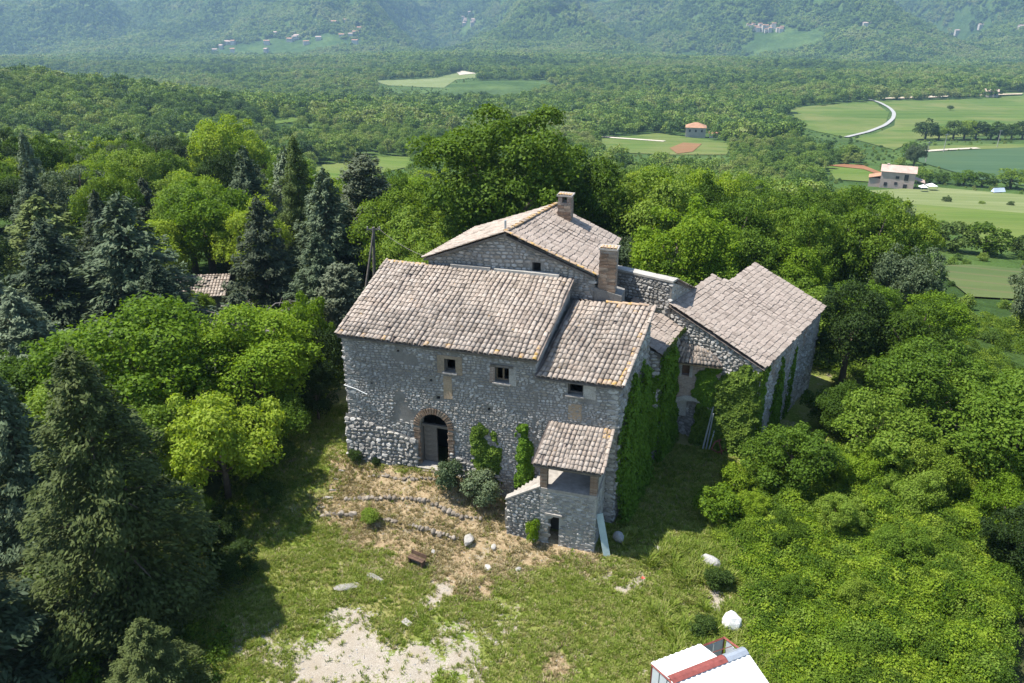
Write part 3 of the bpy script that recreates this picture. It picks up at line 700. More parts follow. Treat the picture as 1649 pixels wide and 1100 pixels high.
m = MB(); m.box((13.93, 8.5, .25), (.75, .25, .9), jit=.03); GT.mb(m, 'tank', PLASTER)
rg, P = roof(GT, (13.42, 7.68, 3.06), (15.78, 7.72, 3.12), (13.78, 8.72, 3.75), (15.3, 8.2, 3.5), 12, 4, n_ind=48)
m = MB(); m.box((14.6, 7.72, 3.0), (2.4, .07, .07)); GT.mb(m, 'eave_beam', WOOD_TAN)

# ================================================================== BARN
N_ = Bld('barn', 'broad stone barn at the right with a stepped pinkish slab roof and ivy corner', 17.64, 7.42, -1.4)
wall(N_, bp(0, 4.78), bp(0, 0), [(0, -1.8), (4.78, -1.8), (4.78, 3.42), (0, 5.36)], smat=STONE_PALE, n_ind=120, h=(.12, .2), w=(.15, .36), rel=.055)
wb, _ = wall(N_, bp(0, 0), bp(9.2, 0), [(0, -4.5), (9.2, -4.5), (9.2, 3.42), (0, 3.42)], mat=PLASTER, dens=.75, n_ind=60, rel=.04)
wall(N_, bp(9.2, 0), bp(9.2, 3.9), [(0, -4.5), (3.9, -4.5), (3.9, 5.05), (0, 3.42)], dens=0)
wall(N_, bp(9.2, 3.9), bp(5.3, 3.95), [(0, -2), (3.9, -2), (3.9, 5.05), (0, 5.05)], dens=0)
wall(N_, bp(5.3, 4.7), bp(3.0, 4.7), [(0, -2), (2.3, -2), (2.3, 5.38), (0, 5.38)], dens=0)
LV0, LV1, LU0, LU1 = -.14, 9.45, -.2, 4.85
def rp(v, u): q = bp(v, u); return (q[0], q[1], 3.6+u*.4065)
bm_ = lambda a, b: (LU0+(LU1-LU0)*b) <= (4.85 if LV0+(LV1-LV0)*a < 5.35 else 3.98)
rb_, P = roof(N_, rp(LV0, LU0), rp(LV1, LU0), rp(LV0, LU1), rp(LV1, LU1), 34, 19, 'slab', SLAB, n_ind=300, mask=bm_, tname='roof_slab')
m = MB()
for (a, b) in ((.6, 1.0), (1.55, 2.0), (3.6, 4.2), (6.3, 6.8)):
    q = [bp(a, -.01), bp(b, -.01), bp(b, .03), bp(a, .03)]
    q = [(x-.02*NB[0], y-.02*NB[1]) for x, y in q]; m.prism(q, 2.1, 3.2)
N_.mb(m, 'brick_patch', BRICK)
m = MB(); a0, a1 = bp(-.1, -.1), bp(9.4, -.1); m.tube([(a0[0], a0[1], 3.42), (a1[0], a1[1], 3.42)], .05, 6); N_.mb(m, 'gutter', WOOD)

# ================================================================== THINGS IN THE YARD
def rock_mesh(name, size, seed, flat=1.0, sub=2, rough=.22):
    import bmesh
    bm = bmesh.new(); bmesh.ops.create_icosphere(bm, subdivisions=sub, radius=1.0)
    r = np.random.default_rng(seed); ax = r.normal(0, 1, (7, 3)); ax /= np.linalg.norm(ax, axis=1)[:, None]; dd = r.uniform(.55, .95, 7)
    for v in bm.verts:
        p = np.array(v.co); 
        for a, k in zip(ax, dd):
            t = p @ a
            if t > k: p = p - a*(t-k)*.9
        p = p*(1 + r.normal(0, rough*.25)); v.co = Vector((p[0]*size[0], p[1]*size[1], p[2]*size[2]*flat))
    me = bpy.data.meshes.new(name); bm.to_mesh(me); bm.free(); return me
def rock(x, y, size, seed, label, mat=STONE_PALE, sink=.25, name='boulder', cat='boulder', rz=None, group=None):
    me = rock_mesh(name, size, seed); me.materials.append(mat); o = link(bpy.data.objects.new(name, me))
    o.location = (x, y, gz(x, y) + size[2]*(1-2*sink)); o.rotation_euler = (RNG.uniform(-.15, .15), RNG.uniform(-.15, .15), rz if rz is not None else RNG.uniform(0, 6))
    return tag(o, label, cat, group)
WHITE_ROCK = m_stone('white_rock', [(.66, .655, .63), (.60, .59, .565)], (.4, .38, .34), .1)
GREY_ROCK = m_stone('grey_rock', [(.42, .41, .40), (.36, .35, .34)])
rock(7.95, 22.45, (.42, .36, .42), 3, 'bright white boulder at the edge of the bramble thicket above the metal shed', WHITE_ROCK, .2)
rock(7.85, 25.7, (.5, .28, .3), 5, 'grey leaning boulder at the bramble edge near the end of the shadow', GREY_ROCK, .2, rz=-.6)
rock(-1.78, 26.94, (.36, .26, .18), 8, 'low limestone boulder at the right end of the lowest terrace edging', STONE_PALE)
rock(-.75, 26.7, (.17, .12, .07), 9, 'small pale rock in dry grass left of the tower doorway, upper of the scatter')
rock(-.98, 25.62, (.2, .15, .07), 10, 'flattish pale rock in dry grass, lowest of the scatter left of the tower')
rock(.26, 25.55, (.16, .12, .07), 11, 'small pink grey rock in the grass straight below the tower doorway')
rock(5.98, 26.62, (.26, .14, .1), 12, 'thin white rock in the grass just outside the courtyard shadow')
rock(-6.3, 24.45, (.55, .26, .07), 13, 'flat limestone outcrop lying in the yard left of the bench, lower one', rz=.3)
rock(-5.35, 24.95, (.5, .2, .06), 14, 'flat limestone outcrop lying in the yard left of the bench, upper one', rz=-.5)
rock(4.45, 27.2, (.3, .24, .28), 15, 'grey rubble lump in the shade behind the leaning pale board', GREY_ROCK)
rock(10.2, 31.0, (.3, .2, .2), 16, 'white stone at the corner of the courtyard by the ivy')
rock(-3.2, 26.4, (.14, .1, .08), 17, 'fist sized pale stone in the straw above the bench')
me = MB().box((0, 0, 0), (.34, .24, .09), jit=.012).mesh('paving_block'); me.materials.append(CONC); o = link(bpy.data.objects.new('paving_block', me))
o.location = (-3.82, 22.54, gz(-3.82, 22.54)+.05); o.rotation_euler = (.05, .04, -.7); tag(o, 'loose pale paving block lying in the gravel patch below the bench', 'block')

EDGE_STONE = m_stone('earthy_stone', [(.25, .215, .175), (.19, .16, .13), (.31, .27, .225), (.22, .19, .155)], (.14, .11, .08), .2)
def edging(name, label, pts, sz, n, mat=None):
    """a row of stones, each a part"""
    mat = mat or EDGE_STONE; pts = np.array(pts); L = np.r_[0, np.cumsum(np.hypot(*np.diff(pts, axis=0).T))]
    w0 = Wd(*pts.mean(0)); root = thing(name, label, 'stone edging', (w0[0], w0[1], gz(w0[0], w0[1])))
    for i in range(n):
        t = L[-1]*(i+.5)/n; s = np.interp(t, L, pts[:, 0]); r = np.interp(t, L, pts[:, 1])+RNG.uniform(-.04, .04); w = Wd(s, r)
        f = RNG.uniform(.55, 1.35); me = rock_mesh('stone', (L[-1]/n*.62*max(f, .8), sz*f*RNG.uniform(.6, 1.0), sz*f*.7), int(RNG.integers(1e6)), sub=2 if sz > .14 else 1); me.materials.append(mat)
        o = link(bpy.data.objects.new('stone', me), root); o.location = (w[0]-w0[0], w[1]-w0[1], gz(w[0], w[1])-gz(w0[0], w0[1])+sz*RNG.uniform(-.05, .22)); o.rotation_euler = (RNG.uniform(-.2, .2), RNG.uniform(-.2, .2), LA+RNG.uniform(-.3, .3))
edging('stone_edging', 'lowest row of terrace stones, left piece with the big corner blocks', [(-.1, -3.2), (.6, -3.0), (1.5, -2.9)], .2, 6)
edging('stone_edging', 'short middle piece of the lowest terrace row right of the shrub', [(2.3, -2.85), (3.4, -2.85)], .13, 7)
edging('stone_edging', 'lowest row of terrace stones, right piece ending at the boulder', [(3.9, -2.9), (5.0, -2.95), (6.2, -2.95)], .15, 15)
edging('stone_edging', 'middle row of terrace stones crossing the slope below the doorstep', [(.6, -2.2), (1.3, -2.0), (2.9, -1.75), (4.4, -1.75), (5.6, -1.9), (6.8, -1.7)], .15, 32)
edging('stone_edging', 'top row of terrace stones just under the arched door', [(1.2, -.95), (2.4, -.85), (3.4, -.8), (4.6, -.75), (5.2, -.8)], .12, 20)
edging('stone_edging', 'broken steps of pale stones right at the doorstep', [(3.6, -.42), (4.9, -.40)], .1, 7)
p = [(-.05, -.7), (-.1, -1.6), (-.15, -2.4), (-.2, -3.05)]
edging('stone_kerb', 'straight pale kerb running down the left edge of the terraces', p, .10, 5, CONC)

b0 = np.array([-3.8, 25.75]); bx = thing('bench', 'small dark wooden bench standing alone in the yard grass', 'bench', (b0[0], b0[1], gz(*b0)), -.52)
for i in range(2): m = MB(); m.box((0, -.07+i*.13, .30), (.72, .115, .035), jit=.004); m.build('seat_plank', WOOD_BR, bx)
m = MB(); m.box((0, .17, .40), (.72, .03, .16), (-.15, 0, 0)); m.build('backrest', WOOD_BR, bx)
for sx in (-1, 1): m = MB(); m.box((sx*.3, .02, .14), (.05, .28, .28)); m.build('leg', WOOD_BR, bx)
m = MB(); m.box((0, .02, .1), (.55, .04, .06)); m.build('stretcher', WOOD, bx)

m = MB(); m.box((0, 0, .95), (.28, .04, 1.95), jit=.006); o = m.build('leaning_board', m_plain('pale_blue_board', (.34, .42, .41), .6, .15, 3), None)
o.location = (3.86, 26.2, gz(3.86, 26.2)-.06); o.rotation_euler = (-.28, -.17, LA+.35); tag(o, 'pale blue grey board leaning against the tower corner', 'board')

# red steel harrow and leaning poles by the gatehouse
hx = thing('harrow', 'rusty red farm harrow frame leaning by the ivy in the courtyard corner', 'harrow', (10.55, 34.3, gz(10.55, 34.3)), .5)
for i in range(4): m = MB(); m.tube([(-.45+i*.3, -.3, .12), (-.4+i*.3, .1, .75)], .03, 5); m.build('bar', RUST, hx)
for zz in (.2, .68): m = MB(); m.tube([(-.6, -.25+zz*.5, zz), (.65, -.2+zz*.5, zz)], .035, 5); m.build('rail', RUST, hx)
m = MB(); m.tube([(-.6, -.2, .2), (-1.0, -.1, .5)], .03, 5); m.tube([(-.62, .1, .68), (-1.0, -.1, .5)], .03, 5); m.build('hitch', RUST, hx)
for i, (dx, t, lab) in enumerate(((0, .16, 'thick grey pole leaning at the right jamb of the gatehouse arch'), (.16, .10, 'middle grey pole of three leaning at the gatehouse arch'), (.3, .2, 'thin grey pole nearest the barn ivy at the gatehouse arch'))):
    w = Wd(15.35+dx, 7.45); m = MB(); m.tube([(0, 0, 0), (.02, .02, 2.3-.3*i)], [.05-.01*i, .035], 6); o = m.build('pole', METAL, None); o.location = (w[0], w[1], gz(w[0], w[1])); o.rotation_euler = (-t*.8, t, 0); tag(o, lab, 'pole')

# the white metal shed in the foreground
SA = np.array([4.68, 17.62]); SBv = np.array([7.11, 18.73]); ax = (SBv-SA)/np.hypot(*(SBv-SA)); sang = math.atan2(ax[1], ax[0])
g0 = gz(5.6, 18)
S_ = thing('metal_shed', 'white sheet metal shed with red steel frame and red ridge cap', 'shed', (SA[0], SA[1], g0), sang)
LS = 2.72; zr = 1.15-g0; ze = .9-g0; wl = .93; wr_ = 1.35
def corr(x0, x1, y0, z0, y1, z1, n):
    """corrugated sheet: ribs run from the ridge (y0) to the eave (y1)"""
    V = []; F = []; prof = [(0, 0), (.30, 0), (.38, .028), (.62, .028), (.70, 0)]
    xs = [(x0+(i+a)*(x1-x0)/n, h) for i in range(n) for a, h in prof] + [(x1, 0)]
    for x, h in xs: V += [(x, y0, z0+h), (x, y1, z1+h), (x, y0, z0+h-.012), (x, y1, z1+h-.012)]
    for i in range(len(xs)-1):
        a = i*4; F += [(a, a+4, a+5, a+1), (a+2, a+3, a+7, a+6), (a+1, a+5, a+7, a+3), (a, a+2, a+6, a+4)]
    return MB().add(V, F)
nL = 5
for i in range(3): corr(-.02+i*.62, -.02+(i+1)*.62-.004, .05, zr-.02, wl+.06, ze-.02, 3).build('roof_sheet', WHITE_SHEET, S_)
for i in range(5): corr(-.02+i*.56, -.02+(i+1)*.56-.004, -.05, zr-.02, -wr_, zr-.02-wr_*.27, 3).build('roof_sheet', WHITE_SHEET, S_)
def cap(x0, x1, mat, nm):
    V = []; F = []
    for x in (x0, x1):
        for y, z in ((.16, zr-.01), (.05, zr+.05), (-.05, zr+.05), (-.17, zr+.0), (-.17, zr-.012), (-.05, zr+.03), (.05, zr+.03), (.16, zr-.03)): V.append((x, y, z))
    F = [(i, (i+1) % 8, 8+(i+1) % 8, 8+i) for i in range(8)] + [tuple(range(8)), tuple(range(15, 7, -1))]
    MB().add(V, F).build(nm, mat, S_)
cap(-.02, 1.98, RUST, 'ridge_cap'); cap(1.96, 2.76, METAL, 'ridge_cap')
for x in (0, LS):
    m = MB(); m.tube([(x, wl, 0), (x, wl, ze-.05)], .035, 4); m.build('frame_post', RUST, S_)
    m = MB(); m.tube([(x, -wr_, 0), (x, -wr_, zr-.42)], .035, 4); m.build('frame_post', RUST, S_)
    m = MB(); m.tube([(x, wl, ze-.07), (x, 0, zr-.07), (x, -wr_, zr-.07-wr_*.27)], .04, 4); m.build('frame_rafter', RUST, S_)
for y, z in ((wl, ze-.07), (.0, zr-.07)): m = MB(); m.tube([(0, y, z), (LS, y, z)], .035, 4); m.build('frame_purlin', RUST, S_)
m = MB(); m.tube([(1.9, wl*.55, ze+.02), (LS, wl*.5, ze+.02)], .014, 4); m.build('brace', RUST, S_)
LG = m_plain('grey_sheet_metal', (.42, .45, .48), .5, .1, 3, .002)
for i in range(6):
    a = wl-.02-(i+1)*.38; m = MB(); m.box((-.0, a+.19, zr*.46), (.02, .33, zr*.92)); m.build('wall_sheet', LG, S_)
for i in range(7): m = MB(); m.box((.2+i*.385, wl, ze*.48), (.36, .02, ze*.92)); m.build('wall_sheet', LG, S_)
m = MB(); m.box((LS, -.2, zr*.45), (.02, 2.0, zr*.85)); m.build('wall_sheet', LG, S_)

# timber power pole and its wires behind the house
ux, uy = -9.2, 50.0; ug = gz(ux, uy)
U = thing('utility_pole', 'leaning timber utility pole with a stay behind the left end of the roof', 'utility pole', (ux, uy, ug))
top = 5.5-ug
m = MB(); m.tube([(0, 0, 0), (.35, 0, top)], [.13, .09], 8); m.build('pole', WOOD, U)
m = MB(); m.tube([(-.9, -1.2, 0), (.33, 0, top*.96)], [.1, .07], 6); m.build('stay', WOOD, U)
m = MB(); m.box((.35, 0, top-.15), (.9, .08, .08)); m.build('crossarm', WOOD, U)
for sx in (-.38, .38): m = MB(); m.tube([(.35+sx, 0, top-.11), (.35+sx, 0, top+.05)], .04, 6); m.build('insulator', PLASTER, U)
e = Wd(3.0, 5.0, 8.0); a = np.array([ux+.6, uy, ug+top]); pts = [a*(1-t)+e*t - np.array([0, 0, .35*4*t*(1-t)]) for t in np.linspace(0, 1, 9)]
o = MB().tube(pts, .013, 4).build('power_cable', WOOD, None); tag(o, 'overhead cable sagging from the timber pole to the rear house', 'cable')

# ruined outbuilding among the cedars
rx, ry = -23.6, 56.5; rg = gz(rx, ry)
RU = thing('ruined_outbuilding', 'half hidden stone outbuilding with a broken tile roof among the cedars', 'outbuilding', (rx, ry, rg), .1)
RU.location.z -= .5; m = MB(); m.box((0, 0, 1.1), (5.0, 4.0, 2.4)); m.build('wall', MORTAR, RU)
def slope(root, p, w, L, pitch, rz, cols, rows, mat, holes=.08):
    PV, PF = coppo_proto(w/cols, L/rows*1.25); m = MB(); A = np.array((Matrix.Rotation(rz, 3, 'Z') @ Matrix.Rotation(pitch, 3, 'X')))
    for c_ in range(cols):
        for r_ in range(rows):
            if RNG.random() < holes: continue
            q = np.array([-w/2+(c_+.5)*w/cols, r_*L/rows, RNG.uniform(0, .02)]); m.add((PV+q) @ A.T + np.array(p), PF)
    d = MB(); V = np.array([(-w/2, 0, -.03), (w/2, 0, -.03), (w/2, L, -.03), (-w/2, L, -.03), (-w/2, 0, -.1), (w/2, 0, -.1), (w/2, L, -.1), (-w/2, L, -.1)]) @ A.T + np.array(p)
    ro = d.add(V, [(0,1,2,3), (7,6,5,4), (0,4,5,1), (1,5,6,2), (2,6,7,3), (3,7,4,0)]).build('roof', WOOD, root)
    m.build('roof_tiles', mat, ro, kind='stuff')
slope(RU, (0, -2.3, 2.2), 5.4, 2.5, .34, 0, 24, 8, TILE)
slope(RU, (0, 2.3, 2.2), 5.4, 2.5, .34, math.pi, 24, 8, TILE)

# white and orange low roofs glimpsed at the left edge
for (x, y, w, lab, mat, nm) in ((-56.5, 88, 4.2, 'low white shed roof showing through the trees at the far left edge', WHITE_SHEET, 'white_shed'), (-56.0, 100, 4.5, 'small shed with an orange tiled roof behind the white roof at far left', TILE_OR, 'orange_roofed_shed')):
    r = thing(nm, lab, 'shed', (x, y, gz(x, y)), .2); m = MB(); m.box((0, 0, 1.1), (w, 3, 2.2)); m.build('wall', PLASTER, r)
    m = MB(); m.prism([(-w/2-.2, -1.8), (w/2+.2, -1.8), (w/2+.2, 1.8), (-w/2-.2, 1.8)], [2.2, 2.2, 3.0, 3.0], [2.3, 2.3, 3.1, 3.1]); m.build('roof', mat, r)

# ================================================================== FIELDS, ROADS
def m_field(name, a, b, cc, streak=(.012, .16), rot=.5):
    g = NT(name); p = g.pos(); mp = g.n('Mapping', {'Vector': p, 'Rotation': (0, 0, rot), 'Scale': (streak[0], streak[1], .05)})
    f = g.noise(1.0, 5, .6, mp); h = g.noise(.018, 4, .6); c = g.ramp(f, [(.40, a), (.60, b)]); lines = g.n('TexWave', {'Vector': g.n('Mapping', {'Vector': p, 'Rotation': (0, 0, rot)}), 'Scale': .055, 'Distortion': 1.5, 'Detail': 2.0, 'Detail Scale': .6}, out=1, bands_direction='Y')
    c = g.mix(g.ramp(lines, [(.86, 0), (.97, .45)]), c, cc)
    c = g.mix(g.ramp(h, [(.45, 0), (.65, .75)]), c, cc); return g.done(c, .95, g.bump(g.noise(1.5, 3, .6), .3, .4), .05)
F_GREEN = m_field('young_wheat', (.05, .095, .017), (.095, .14, .03), (.15, .155, .055))
F_GREEN2 = m_field('bright_meadow', (.07, .118, .02), (.10, .148, .03), (.13, .15, .045))
F_TEAL = m_field('blue_green_crop', (.045, .085, .043), (.06, .103, .052), (.06, .095, .04))
F_PALE = m_field('pale_meadow', (.13, .16, .06), (.18, .20, .09), (.12, .15, .05))
F_RED = m_field('ploughed_red_earth', (.20, .095, .05), (.25, .125, .065), (.17, .11, .05))
F_ROUGH = m_field('rough_meadow', (.065, .095, .033), (.095, .12, .045), (.12, .105, .055))
ROADM = m_plain('pale_gravel_road', (.30, .295, .28), .9, .1, .2, 0)
DUSTY = m_plain('dusty_track', (.42, .37, .29), .9, .15, .2, 0)
FIELDS = {}
def field(nm, label, mat, poly, lift=.3, step=9):
    import bmesh
    bm = bmesh.new(); f = bm.faces.new([bm.verts.new((x, y, 0)) for x, y in poly]); bmesh.ops.triangulate(bm, faces=[f])
    for _ in range(7):
        long = [e for e in bm.edges if e.calc_length() > step]
        if not long: break
        bmesh.ops.subdivide_edges(bm, edges=long, cuts=1); bmesh.ops.triangulate(bm, faces=bm.faces[:])
    xs = np.array([v.co.x for v in bm.verts]); ys = np.array([v.co.y for v in bm.verts]); zs = ground_h(xs, ys)+lift
    for v, z in zip(bm.verts, zs): v.co.z = z
    bmesh.ops.recalc_face_normals(bm, faces=bm.faces[:])
    if sum(f.normal.z for f in bm.faces) < 0: bmesh.ops.reverse_faces(bm, faces=bm.faces[:])
    me = bpy.data.meshes.new(nm); bm.to_mesh(me); bm.free(); me.materials.append(mat)
    tag(link(bpy.data.objects.new(nm, me)), label, kind='structure')
def ribbon(nm, label, mat, pts, w, lift=.6):
    pts = np.array(pts, float); t = np.r_[0, np.cumsum(np.hypot(*np.diff(pts, axis=0).T))]; tt = np.linspace(0, t[-1], max(8, int(t[-1]/8)))
    x = np.interp(tt, t, pts[:, 0]); y = np.interp(tt, t, pts[:, 1])
    for _ in range(3): x[1:-1] = (x[:-2]+2*x[1:-1]+x[2:])/4; y[1:-1] = (y[:-2]+2*y[1:-1]+y[2:])/4
    dx, dy = np.gradient(x), np.gradient(y); L = np.hypot(dx, dy); nx, ny = -dy/L*w/2, dx/L*w/2
    V = []
    for s in (-1, 1): V.append(np.stack([x+s*nx, y+s*ny, ground_h(x, y)+lift], 1))
    n = len(x); F = np.array([(i, i+1, n+i+1, n+i) for i in range(n-1)])
    me = np_mesh(nm, np.concatenate(V), F[:, ::-1]); me.materials.append(mat); tag(link(bpy.data.objects.new(nm, me)), label, kind='structure')
F1 = [(224.5,675.1),(321.8,745.3),(291.2,640.7),(252.0,557.5),(192.9,473.7),(191.0,544.5)]
F2 = [(326.0,746.0),(498.3,814.4),(535.2,824.0),(345.1,521.9),(320.7,514.7),(231.7,466.2),(188.9,402.6),(192.7,461.7),(256.7,553.7),(296.7,641.1)]
ROAD = [(324.7,758.9),(322.4,733.6),(309.4,682.4),(293.2,636.4),(275.4,598.1),(250.3,553.6),(220.7,511.9),(192.9,473.7)]
F3 = [(183.8,384.8),(266.9,425.2),(290.9,431.6),(184.2,267.1),(179.5,280.5),(172.5,295.1),(175.5,349.0)]
F3b = [(215.2,425.0),(259.7,440.6),(304.7,452.9),(293.1,435.1),(205.5,398.8)]
F4 = [(128.6,330.9),(144.5,332.5),(140.3,305.2),(129.4,282.7),(116.6,289.4)]
F4r = [(128.6,330.9),(138.2,336.1),(144.5,332.5),(141.9,308.9),(137.6,298.0),(139.3,319.9),(132.2,327.2)]
F5 = [(117.8,263.0),(143.6,273.7),(166.3,258.6),(177.0,256.0),(132.5,189.6),(126.4,194.6),(107.8,213.0)]
F6 = [(103.9,215.5),(126.4,194.6),(132.5,189.6),(81.4,114.5),(76.8,116.2),(71.3,117.9),(87.2,168.6)]
F7 = [(52.4,95.7),(58.2,97.7),(63.8,95.4),(68.1,94.6),(54.5,74.4),(51.2,75.3),(46.0,75.9)]
F8 = [(43.8,442.7),(87.7,492.5),(115.3,426.8),(97.7,370.2),(71.7,367.3),(44.4,374.1)]
F8r = [(76.5,396.2),(89.5,427.5),(97.9,421.5),(84.2,379.6),(75.1,370.3)]
F9 = [(-61.4,236.3),(-71.7,287.4),(-55.6,323.9),(-41.1,330.9),(-37.2,303.7),(-53.7,262.6)]
F10 = [(-123.3,410.9),(-124.4,431.1),(-118.0,492.4),(-110.4,460.3),(-116.5,402.6)]
F11 = [(-171.4,1036.6),(-97.5,1063.8),(-78.4,1194.1),(-52.4,1201.1),(-42.0,1086.3),(-68.5,1039.6),(-74.2,917.0),(-141.2,958.8)]
F11b = [(-79.7,1214.6),(-74.5,1277.9),(-49.0,1182.1),(-70.2,1130.8)]
BANK = [(338, 762), (420, 798), (500, 822), (510, 836), (420, 812), (338, 774)]
field('crop_field', 'green sloping wheat field left of the curving gravel road', F_GREEN, F1)
field('crop_field', 'wide green wheat field right of the curving gravel road', F_GREEN, F2)
ribbon('road', 'pale gravel road curving down between two wheat fields', ROADM, ROAD, 2.7)
field('crop_field', 'dark blue green crop field beyond the pink farmhouse', F_TEAL, F3)
field('crop_field', 'narrow green strip of field under the hedge line', F_GREEN, F3b)
ribbon('track', 'white dusty track along the top of the blue green field', DUSTY, [(200.7,395.3),(218.6,406.4),(237.3,415.0)], 3.2)
field('crop_field', 'small green field behind the pink farmhouse', F_GREEN2, F4, .3)
field('bare_earth', 'strip of red ploughed earth behind the pink farmhouse', F_RED, F4r, .5)
field('meadow', 'pale mown meadow round the pink farmhouse', F_PALE, F5, .25)
field('meadow', 'bright green meadow below the pink farmhouse', F_GREEN2, F6, .3)
field('meadow', 'rough reddish meadow at the right edge below the hedge', F_ROUGH, F7, .2)
field('crop_field', 'green field in the valley before the hipped roof house', F_GREEN, F8)
field('bare_earth', 'patch of red earth in the valley field', F_RED, F8r, .5)
ribbon('track', 'white track crossing the valley field', DUSTY, [(45.4,459.4),(59.8,449.6),(80.8,433.6)], 3.0)
field('meadow', 'bright green clearing behind the cedars', F_GREEN2, F9)
field('meadow', 'thin green clearing deep in the left woodland', F_GREEN2, F10)
field('meadow', 'pale green clearing in the middle of the far wood', F_PALE, F11)
field('bare_earth', 'tan bare ground at the end of the far clearing', DUSTY, F11b, .6)
field('bare_earth', 'tan earth bank above the wide wheat field', m_field('tan_bank', (.36,.28,.2), (.5,.42,.32), (.15,.17,.07)), BANK, 1.2)
FPOLYS = [[(118, 254), (146, 254), (152, 314), (118, 314)], [(97, 455), (119, 455), (119, 490), (97, 490)], F1, F2, F3, F3b, F4, F4r, F5, F6, F7, F8, F9, F10, F11, F11b, BANK]

# ================================================================== FAR HOUSES
PINKW = m_plain('pink_grey_wall', (.42, .33, .30), .9, .12, .6, 0); CREAMW = m_plain('cream_wall', (.46, .41, .35), .9, .12, .4, 0); GREYW = m_plain('grey_wall', (.36, .33, .30), .9, .15, .5, 0)
RROOF = m_plain('terracotta_roof', (.33, .18, .11), .9, .2, .6, 0); PROOF = m_plain('faded_tile_roof', (.40, .29, .24), .9, .2, .6, 0); DARKW = m_plain('dark_opening', (.03, .03, .035), .6, .2, 1, 0)
def house(name, label, x, y, w, d, h, rz, wm, rm, rise=None, hip=False, wins=(), group=None, cat='house', base=2.0):
    """w wide across the view, d deep; windows (u 0..1, z, width, height) on the front"""
    r = thing(name, label, cat, (x, y, gz(x, y)), rz, group)
    m = MB(); m.box((0, 0, (h-base)/2), (w, d, h+base)); wo = m.build('wall', wm, r)
    rise = rise or d*.18; o = .35; W2, D2 = w/2+o, d/2+o; q = W2-D2 if hip else W2
    V = [(-W2, -D2, h), (W2, -D2, h), (W2, D2, h), (-W2, D2, h), (-q, 0, h+rise), (q, 0, h+rise)]
    m = MB(); m.add(V, [(0,1,5,4), (2,3,4,5), (1,2,5), (3,0,4), (3,2,1,0)]); ro = m.build('roof', rm, r)
    for (u, z, ww, hh) in wins:
        m = MB(); m.box((-w/2+u*w, -d/2-.03, z+hh/2), (ww, .1, hh)); m.build('window', DARKW, r)
    return r
fr = house('farmhouse_pink', 'pinkish two storey farmhouse with dark openings beyond the meadow', 131.0, 273, 10.5, 7, 5.8, -.42, PINKW, PROOF, 1.7,
      wins=((.17, 1.0, 1.0, 1.2), (.47, 1.6, .9, .9), (.49, 3.6, 1.1, .9), (.75, 3.2, 1.3, 2.0), (.75, .3, 1.2, 1.7)), base=3)
m = MB(); m.box((-3.5, 0, 6.9), (.8, .8, 1.8)); m.build('chimney', PINKW, fr)
m = MB(); m.box((-7.0, 0, 1.0), (3.6, 5, 4)); m.build('side_room', PINKW, fr)
m = MB(); m.prism([(-9.0, -2.8), (-5.24, -2.8), (-5.24, 2.8), (-9.0, 2.8)], [3.0, 3.9, 3.9, 3.0], [3.2, 4.1, 4.1, 3.2]); m.build('side_roof', RROOF, fr)
m = MB(); m.prism([(5.24, -2.6), (8.6, -2.6), (8.6, 2.2), (5.24, 2.2)], [3.6, 2.5, 2.5, 3.6], [3.8, 2.7, 2.7, 3.8]); m.build('porch_roof', PROOF, fr)
for sx in (6.0, 8.2): m = MB(); m.box((sx, -2.2, 1.2), (.3, .3, 2.5)); m.build('porch_post', WOOD, fr)
fm = house('valley_house', 'stone house with an orange hipped roof in the valley behind the ridge of trees', 104.5, 468, 11, 9, 6.0, -.2, GREYW, RROOF, 2.3, True, ((.2, 3.6, 1, 1.3), (.5, 3.6, 1, 1.3), (.8, 3.6, 1, 1.3)))
house('outhouse', 'small shed with an orange roof right of the hipped roof valley house', 114, 464, 5, 4, 2.8, -.2, CREAMW, RROOF)
house('hill_villa', 'white villa with a pale roof above the wide wheat field', 461, 806, 12, 9, 5.4, -.5, CREAMW, PROOF, 2.0, wins=((.3, 2.2, 1.6, 1.8), (.55, 2.2, 1.6, 1.8), (.8, 2.2, 1.6, 1.8)))
house('white_farmhouse', 'white farmhouse with a pink roof in the far wood', 319, 1114, 14, 8, 5, -.2, CREAMW, RROOF, 2.2, wins=((.3, 2, 1.4, 1.5), (.7, 2, 1.4, 1.5)))
house('wood_cabin', 'small pink roofed cabin beyond the near ridge of trees', 104, 302, 4.5, 4, 2.4, -.3, PINKW, PROOF)
vr = np.random.default_rng(4)
for i in range(15):
    t = (i-7)/7; hh = vr.uniform(6, 9) + (6 if i in (6, 11) else 0)
    house('village_house', 'pale house in the small hilltop village on the right hand slope', 633+t*38+vr.uniform(-2, 2), 2160-t*10+vr.uniform(-12, 12), vr.uniform(7, 11), vr.uniform(7, 9), hh, vr.uniform(-.4, .4), CREAMW, RROOF, group='houses of the hilltop village', base=6)
for i in range(22):
    t = vr.uniform(-1, 1)
    house('village_house', 'distant house in the long valley village at the foot of the left mountain', -543+t*190, 2075+vr.uniform(-50, 80)+t*50, vr.uniform(8, 15), vr.uniform(8, 12), vr.uniform(6, 9), vr.uniform(-.4, .4), [CREAMW, GREYW, CREAMW][i % 3], [PROOF, RROOF][i % 2], group='houses of the valley village', base=6)
for i in range(8):
    house('village_house', 'stacked house of the tiny hamlet high on the central mountainside', -148+vr.uniform(-22, 22), 2840+i*9, vr.uniform(8, 12), 9, vr.uniform(7, 12), vr.uniform(-.4, .4), GREYW, PROOF, group='houses of the hamlet on the central slope', base=8)
